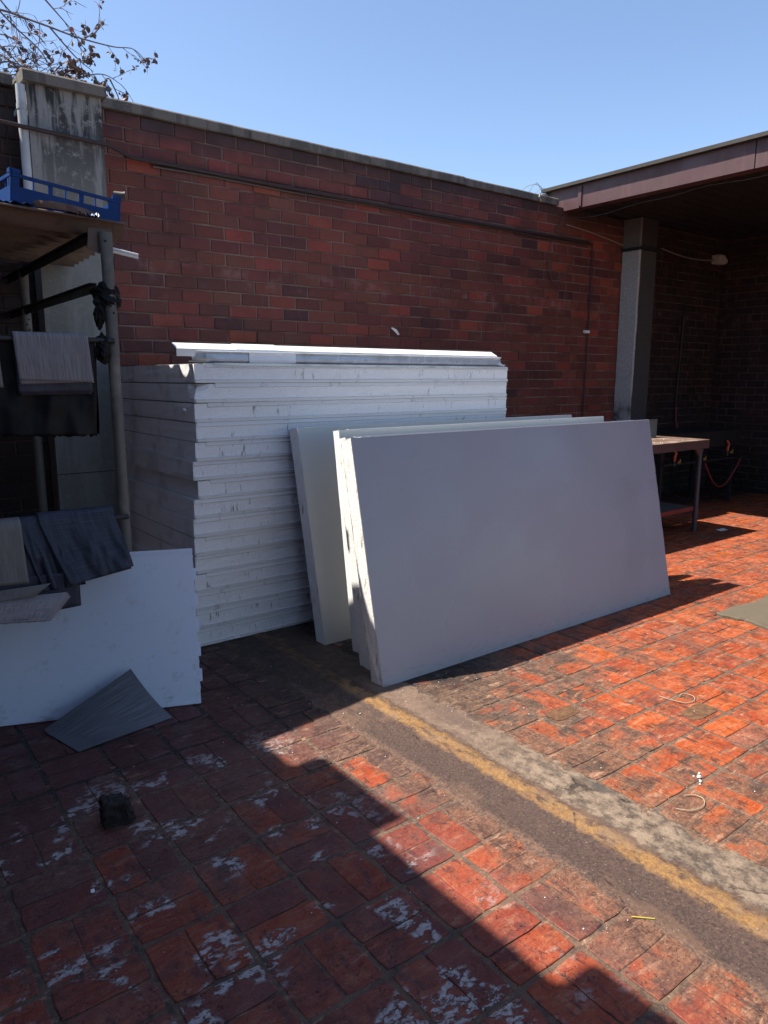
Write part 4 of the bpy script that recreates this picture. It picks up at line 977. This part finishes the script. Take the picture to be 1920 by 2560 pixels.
b = MB(); n = 16; vs = [(1.677+.108*i/n, 3.74+.02*(j)-.012*i/n, .012+.006*fbm((i*.8, j*2, 0), 2)+.010*j) for j in range(3) for i in range(n+1)]
b.add(vs, [(j*(n+1)+i, j*(n+1)+i+1, (j+1)*(n+1)+i+1, (j+1)*(n+1)+i) for j in range(2) for i in range(n)]); b.build('foil_scrap', 'tape', None, False, label='shiny foil scrap poking from under the lowest stacked panel', cat='scrap')
def twine(pts, r, lab, mat='twine', z=.006):
    b = MB(); P_ = [Vector((x, y, z)) for x, y in pts]; out = []
    for i in range(len(P_)-1):
        p0, p1, p2, p3 = P_[max(i-1, 0)], P_[i], P_[i+1], P_[min(i+2, len(P_)-1)]
        for q in range(6):
            t = q/6; out.append(.5*((2*p1)+(-p0+p2)*t+(2*p0-5*p1+4*p2-p3)*t*t+(-p0+3*p1-3*p2+p3)*t**3))
    out.append(P_[-1]); b.tube(out, r, 6); b.build('twine', mat, None, True, label=lab, cat='string' if mat == 'twine' else 'straw')
twine([(3.02, 1.80), (3.03, 1.74), (3.055, 1.68), (3.11, 1.67), (3.15, 1.70), (3.14, 1.745), (3.09, 1.735)], .0019, 'curl of pale twine on the sunlit pavers, the farther of two')
twine([(2.235, 1.235), (2.27, 1.195), (2.33, 1.185), (2.37, 1.21), (2.365, 1.245), (2.335, 1.262)], .0017, 'hooked strand of pale twine on the pavers nearer the drain')
twine([(1.655, 1.02), (1.70, .975)], .0016, 'thin yellow straw on the dirty pavers beside the drain', 'straw', .005)
b = MB(); rn = random.Random(9)
def bit(x, y, s_):
    z = .003; vs = []; n = 5
    for q, zz in ((1, z), (.7, z+s_*.7)):
        for i in range(n): a = 2*math.pi*i/n+rn.random()*.7; vs.append((x+s_*q*math.cos(a)*rn.uniform(.6, 1.2), y+s_*q*math.sin(a)*rn.uniform(.6, 1.2), zz))
    b.add(vs, [(i, (i+1) % n, n+(i+1) % n, n+i) for i in range(n)]+[tuple(range(n, 2*n))])
for i in range(520):
    if i % 3 == 0: x, y = rn.gauss(2.0, .35), rn.gauss(2.7, .4)
    else: x, y = rn.uniform(.3, 5.5), rn.uniform(.7, 4.0)
    bit(x, y, rn.choice((.0008, .001, .0013, .0018, .0026)))
b.build('foam_crumbs', 'chip', None, kind='stuff', label='tiny white foam crumbs scattered over the pavers', cat='debris')
b = MB(); rn = random.Random(2); bit(.475, 2.05, .0085); b.build('white_chip', 'chip', None, False, label='small white chip on the shaded red pavers at left', cat='chip')
b = MB(); bit(2.50, 1.30, .009); bit(2.475, 1.28, .007); bit(2.525, 1.312, .006); bit(2.49, 1.315, .004); bit(2.455, 1.27, .004); b.build('plaster_crumb', 'chip', None, False, label='crumbled white plaster on the sunlit pavers at right', cat='debris')
b = MB(); b.add([(6.95, 3.60, .004), (7.06, 3.585, .006), (7.08, 3.65, .012), (6.97, 3.67, .005)], [(0, 1, 2, 3)]); b.build('paper_scrap', 'chip', None, False, label='pale paper scrap lying in the shadow of the table', cat='scrap')
b = MB(); b.add([(4.095, 5.275, 1.94), (4.112, 5.27, 1.943), (4.185, 5.262, 1.885), (4.172, 5.27, 1.877), (4.15, 5.258, 1.925), (4.135, 5.265, 1.905)], [(0, 1, 4, 5), (5, 4, 2, 3)])
b.build('paper_flake', 'chip', None, False, label='curled white paper flake stuck on the brick wall above the stack', cat='scrap')

# ---------------------------------------------------------------- alcove: table and stove
tbx = thing('work_table', 'brown topped metal work table half hidden behind the leaning panels', 'table')
b = MB(); b.cbox((4.95, 3.725, .905), (6.83, 4.36, .912), .002); b.build('table_top', 'table_top', tbx)
b = MB(); b.box((4.95, 3.727, .828), (6.828, 3.735, .9045)); b.box((6.82, 3.7352, .828), (6.828, 4.355, .9045)); b.box((4.95, 4.347, .828), (6.8198, 4.355, .9045)); b.build('apron', 'table_frame', tbx)
for x, y in ((6.735, 3.765), (6.735, 4.30), (5.05, 3.765), (5.05, 4.30)):
    b = MB(); b.tube([(x, y, 0), (x, y, .9)], .024, 12); lg = b.build('leg', 'leg', tbx, True)
    b = MB(); b.prism([(x-.10, .828), (x-.02, .828), (x-.02, .75)], 'y', y-.01, y+.01); b.build('gusset', 'table_frame', lg)
b = MB(); b.box((5.0, 3.78, .245), (6.71, 4.30, .252)); b.build('shelf', 'shelf', tbx)
b = MB(); b.box((5.0, 3.772, .215), (6.712, 3.7795, .254)); b.box((6.7105, 3.78, .215), (6.7185, 4.3, .254)); b.build('shelf_edge', 'hose_pink', tbx)
b = MB(); b.cbox((6.0, 4.10, .2525), (6.16, 4.25, .29), .004); b.build('white_box', 'chip', None, False, label='small white box on the lower shelf of the work table', cat='box')
b = MB(); b.box((6.25, 4.20, .914), (6.66, 4.206, 1.09)); b.box((6.25, 4.196, 1.086), (6.66, 4.20, 1.092)); b.build('metal_tray', 'shelf', None, False, label='grey metal sheet standing upright on the work table', cat='metal sheet')
b = MB(); b.box((5.95, 3.95, .914), (6.17, 4.1, .925)); b.build('white_lid', 'chip', None, False, label='white lid lying flat on the work table beside the panels', cat='lid')  # flat white lid on the table top
b = MB(); rn = random.Random(31)
for i in range(9):
    z0_ = .914; x, y = rn.uniform(6.0, 6.75), rn.uniform(3.75, 4.2); s_ = .006
    b.box((x, y, z0_), (x+s_, y+s_, z0_+.005))
b.build('table_crumbs', 'chip', None, kind='stuff', label='white crumbs on the table top', cat='debris')
sb = thing('stove_bench', 'sooty black iron gas stove bench against the alcove wall', 'stove')
b = MB(); b.box((7.2, 4.46, .86), (8.85, 5.05, .885)); b.build('burner_top', 'black_iron', sb)
b = MB(); b.box((7.2, 4.46, .70), (8.85, 4.475, .859)); b.build('front_plate', 'black_iron', sb)
for x, y in ((8.78, 4.50), (7.25, 4.50), (8.78, 5.0), (7.25, 5.0)):
    b = MB(); b.box((x-.025, y-.02, 0), (x+.025, y+.02, .8595)); b.build('leg', 'black_iron', sb)
b = MB(); b.tube([(7.2, 4.43, .56), (8.9, 4.43, .55)], .012, 8); b.build('gas_rail', 'steel_dark', sb, True)
b = MB(); b.box((8.78, 4.40, .545), (8.98, 4.56, .57)); b.build('bracket', 'black_iron', sb)
for x, z in ((7.40, .70), (7.93, .70), (8.53, .745)):
    b = MB(); b.tube([(x, 4.44, z+.02), (x+.02, 4.42, z-.02), (x-.012, 4.415, z-.06), (x-.006, 4.42, z-.10)], .014, 8); b.build('hose', 'hose', sb, True)
    b = MB(); b.tube([(x-.006, 4.42, z-.10), (x-.006, 4.42, z-.16)], .011, 8); v_ = b.build('valve', 'leg', sb, True)
    b = MB(); b.box((x+.04, 4.40, z-.13), (x+.09, 4.41, z-.105)); b.box((x+.075, 4.40, z-.1045), (x+.09, 4.41, z-.085)); b.build('tap', 'brass', v_)
b = MB(); b.tube([(7.93+.8*t/16, 4.36, .54-.30*math.sin(math.pi*t/16)*(1.1-.2*t/16)) for t in range(17)], .0095, 8); b.build('drooping_hose', 'hose_pink', None, True, label='thin red hose drooping in a loop below the stove bench', cat='hose')

# ---------------------------------------------------------------- dry climbing branches above the pier
tr = thing('dry_creeper', 'dry bare creeper branches with a few brown leaves above the pier', 'plant')
rn = random.Random(77); LV = []; twigs = MB(); main = MB()
def W2(u, v, Y):      # bent branch guide, metres: x across, z up at depth Y behind the wall
    return Vector((u, Y, v))
def curve(pts, r0, r1, mb, n=6):
    P_ = [Vector(p) for p in pts]; out = []
    for i in range(len(P_)-1):
        p0, p1, p2, p3 = P_[max(i-1, 0)], P_[i], P_[i+1], P_[min(i+2, len(P_)-1)]
        for q in range(5):
            t = q/5; out.append(.5*((2*p1)+(-p0+p2)*t+(2*p0-5*p1+4*p2-p3)*t*t+(-p0+3*p1-3*p2+p3)*t**3))
    out.append(P_[-1]); rr = [r0+(r1-r0)*i/(len(out)-1) for i in range(len(out))]
    mb.tube(out, rr, n); return out
def leaf(p, s_):
    d = Vector((rn.uniform(-1, 1), rn.uniform(-.6, .6), rn.uniform(-1.6, .2))).normalized(); a = d.cross(Vector((rn.uniform(-1, 1), rn.uniform(-1, 1), rn.uniform(-1, 1)))).normalized()
    nn_ = d.cross(a); w_ = s_*rn.uniform(.28, .42)
    o_ = p+d*.004
    pts = [o_, o_+d*s_*.3+a*w_, o_+d*s_*.68+a*w_*.85+nn_*s_*.1, o_+d*s_, o_+d*s_*.68-a*w_*.85+nn_*s_*.1, o_+d*s_*.3-a*w_]
    LV.append(pts)
def twig(p, d, L, dep):
    n = 4; pts = [p]; q = Vector(p)
    for i in range(n):
        d = (d+Vector((rn.uniform(-.3, .3), rn.uniform(-.3, .3), rn.uniform(-.32, .22)))).normalized(); q = q+d*L/n; pts.append(Vector(q))
        if dep and rn.random() < .55: twig(q, (d+Vector((rn.uniform(-.9, .9), rn.uniform(-.5, .5), rn.uniform(-.8, .6)))).normalized(), L*.6, dep-1)
        if rn.random() < LEAF[0]*.6:
            for _ in range(rn.randint(1, LEAF[1])): leaf(q+Vector((rn.uniform(-.01, .01), 0, rn.uniform(-.01, .01))), rn.uniform(.018, .05))
    twigs.tube(pts, [.0028, .0024, .002, .0015, .001], 4, cap=False)
LEAF = [.3, 1]
stems = [ # base behind the wall, through points measured along the branch
    [(.75, 5.9, 3.4), (.98, 5.85, 3.78), (1.16, 5.8, 3.895), (1.45, 5.8, 3.885), (1.70, 5.8, 3.86), (1.95, 5.8, 3.86), (2.1, 5.8, 3.88), (2.20, 5.8, 3.81)],
    [(.75, 5.9, 3.35), (1.15, 5.8, 3.62), (1.35, 5.8, 3.50), (1.42, 5.75, 3.40)],
    [(1.10, 5.75, 3.38), (1.27, 5.7, 3.47), (1.42, 5.7, 3.53), (1.55, 5.7, 3.50), (1.62, 5.7, 3.44)],
    [(1.46, 5.7, 3.50), (1.58, 5.7, 3.64), (1.72, 5.7, 3.68)],
    [(1.52, 5.7, 3.47), (1.72, 5.7, 3.585), (1.85, 5.7, 3.62), (1.96, 5.7, 3.58)],
    [(1.15, 5.8, 3.95), (1.30, 5.8, 3.82), (1.44, 5.8, 3.72), (1.52, 5.8, 3.60), (1.56, 5.8, 3.50)],
    [(1.52, 5.8, 3.88), (1.68, 5.8, 3.73), (1.80, 5.8, 3.66)],
    [(1.15, 5.8, 4.05), (1.3, 5.8, 3.9), (1.36, 5.8, 4.05)], [(1.5, 5.8, 4.05), (1.6, 5.8, 3.96), (1.7, 5.8, 3.87)], [(1.75, 5.8, 3.87), (1.84, 5.8, 3.93), (1.87, 5.8, 4.06)],
    [(.95, 5.8, 3.5), (1.1, 5.8, 3.72), (1.3, 5.8, 3.74), (1.42, 5.8, 3.60)],
    [(.9, 5.75, 3.75), (1.15, 5.75, 3.68), (1.32, 5.75, 3.55), (1.4, 5.75, 3.42)],
    [(1.0, 5.8, 3.38), (1.2, 5.8, 3.58), (1.38, 5.8, 3.58), (1.6, 5.8, 3.56)],
    [(1.88, 5.7, 3.6), (1.93, 5.7, 3.5), (1.95, 5.7, 3.42)]]
for si, st_ in enumerate(stems):
    pts = curve(st_, .0095 if si in (0, 1, 2) else .006, .002, main)
    for q in range(3, len(pts), 3):
        x = pts[q].x
        if x > 1.85 and si == 0: LEAF[:] = [.5, 2]
        elif pts[q].z < 3.72 and x > 1.5: LEAF[:] = [.85, 4]
        elif x < 1.45: LEAF[:] = [.30, 1]
        else: LEAF[:] = [.3, 2]
        dd = (pts[q]-pts[q-1]).normalized(); sg = rn.choice((-1, 1))
        twig(pts[q], (dd+Vector((0, rn.uniform(-.3, .3), sg*rn.uniform(.5, 1.1)))).normalized(), rn.uniform(.08, .17) if x > 1.45 else rn.uniform(.12, .30), 1 if x > 1.7 else 2)
for q in range(26):       # tangle low at left, arching strands
    x = rn.uniform(.85, 1.25); LEAF[:] = [.33, 2]
    twig(Vector((x, 5.8, rn.uniform(3.36, 3.6))), Vector((rn.uniform(.1, 1), rn.uniform(-.3, .3), rn.uniform(.2, .9))).normalized(), rn.uniform(.2, .45), 1)
LEAF[:] = [.9, 4]
for q in range(5): twig(Vector((1.46+.03*q, 5.62, 3.36)), Vector((rn.uniform(-.4, .4), 0, 1)).normalized(), .07, 1)
for q in range(4): twig(Vector((1.72+.03*q, 5.5, 3.34)), Vector((rn.uniform(-.2, .8), 0, .7)).normalized(), .06, 1)
main.build('branches', 'bark', tr, True); twigs.build('twigs', 'bark', tr, kind='stuff')
lm = MB()
for pts in LV: lm.add(pts, [(0, 1, 2, 3), (0, 3, 4, 5)])
lm.build('leaves', 'leaf', tr, kind='stuff')
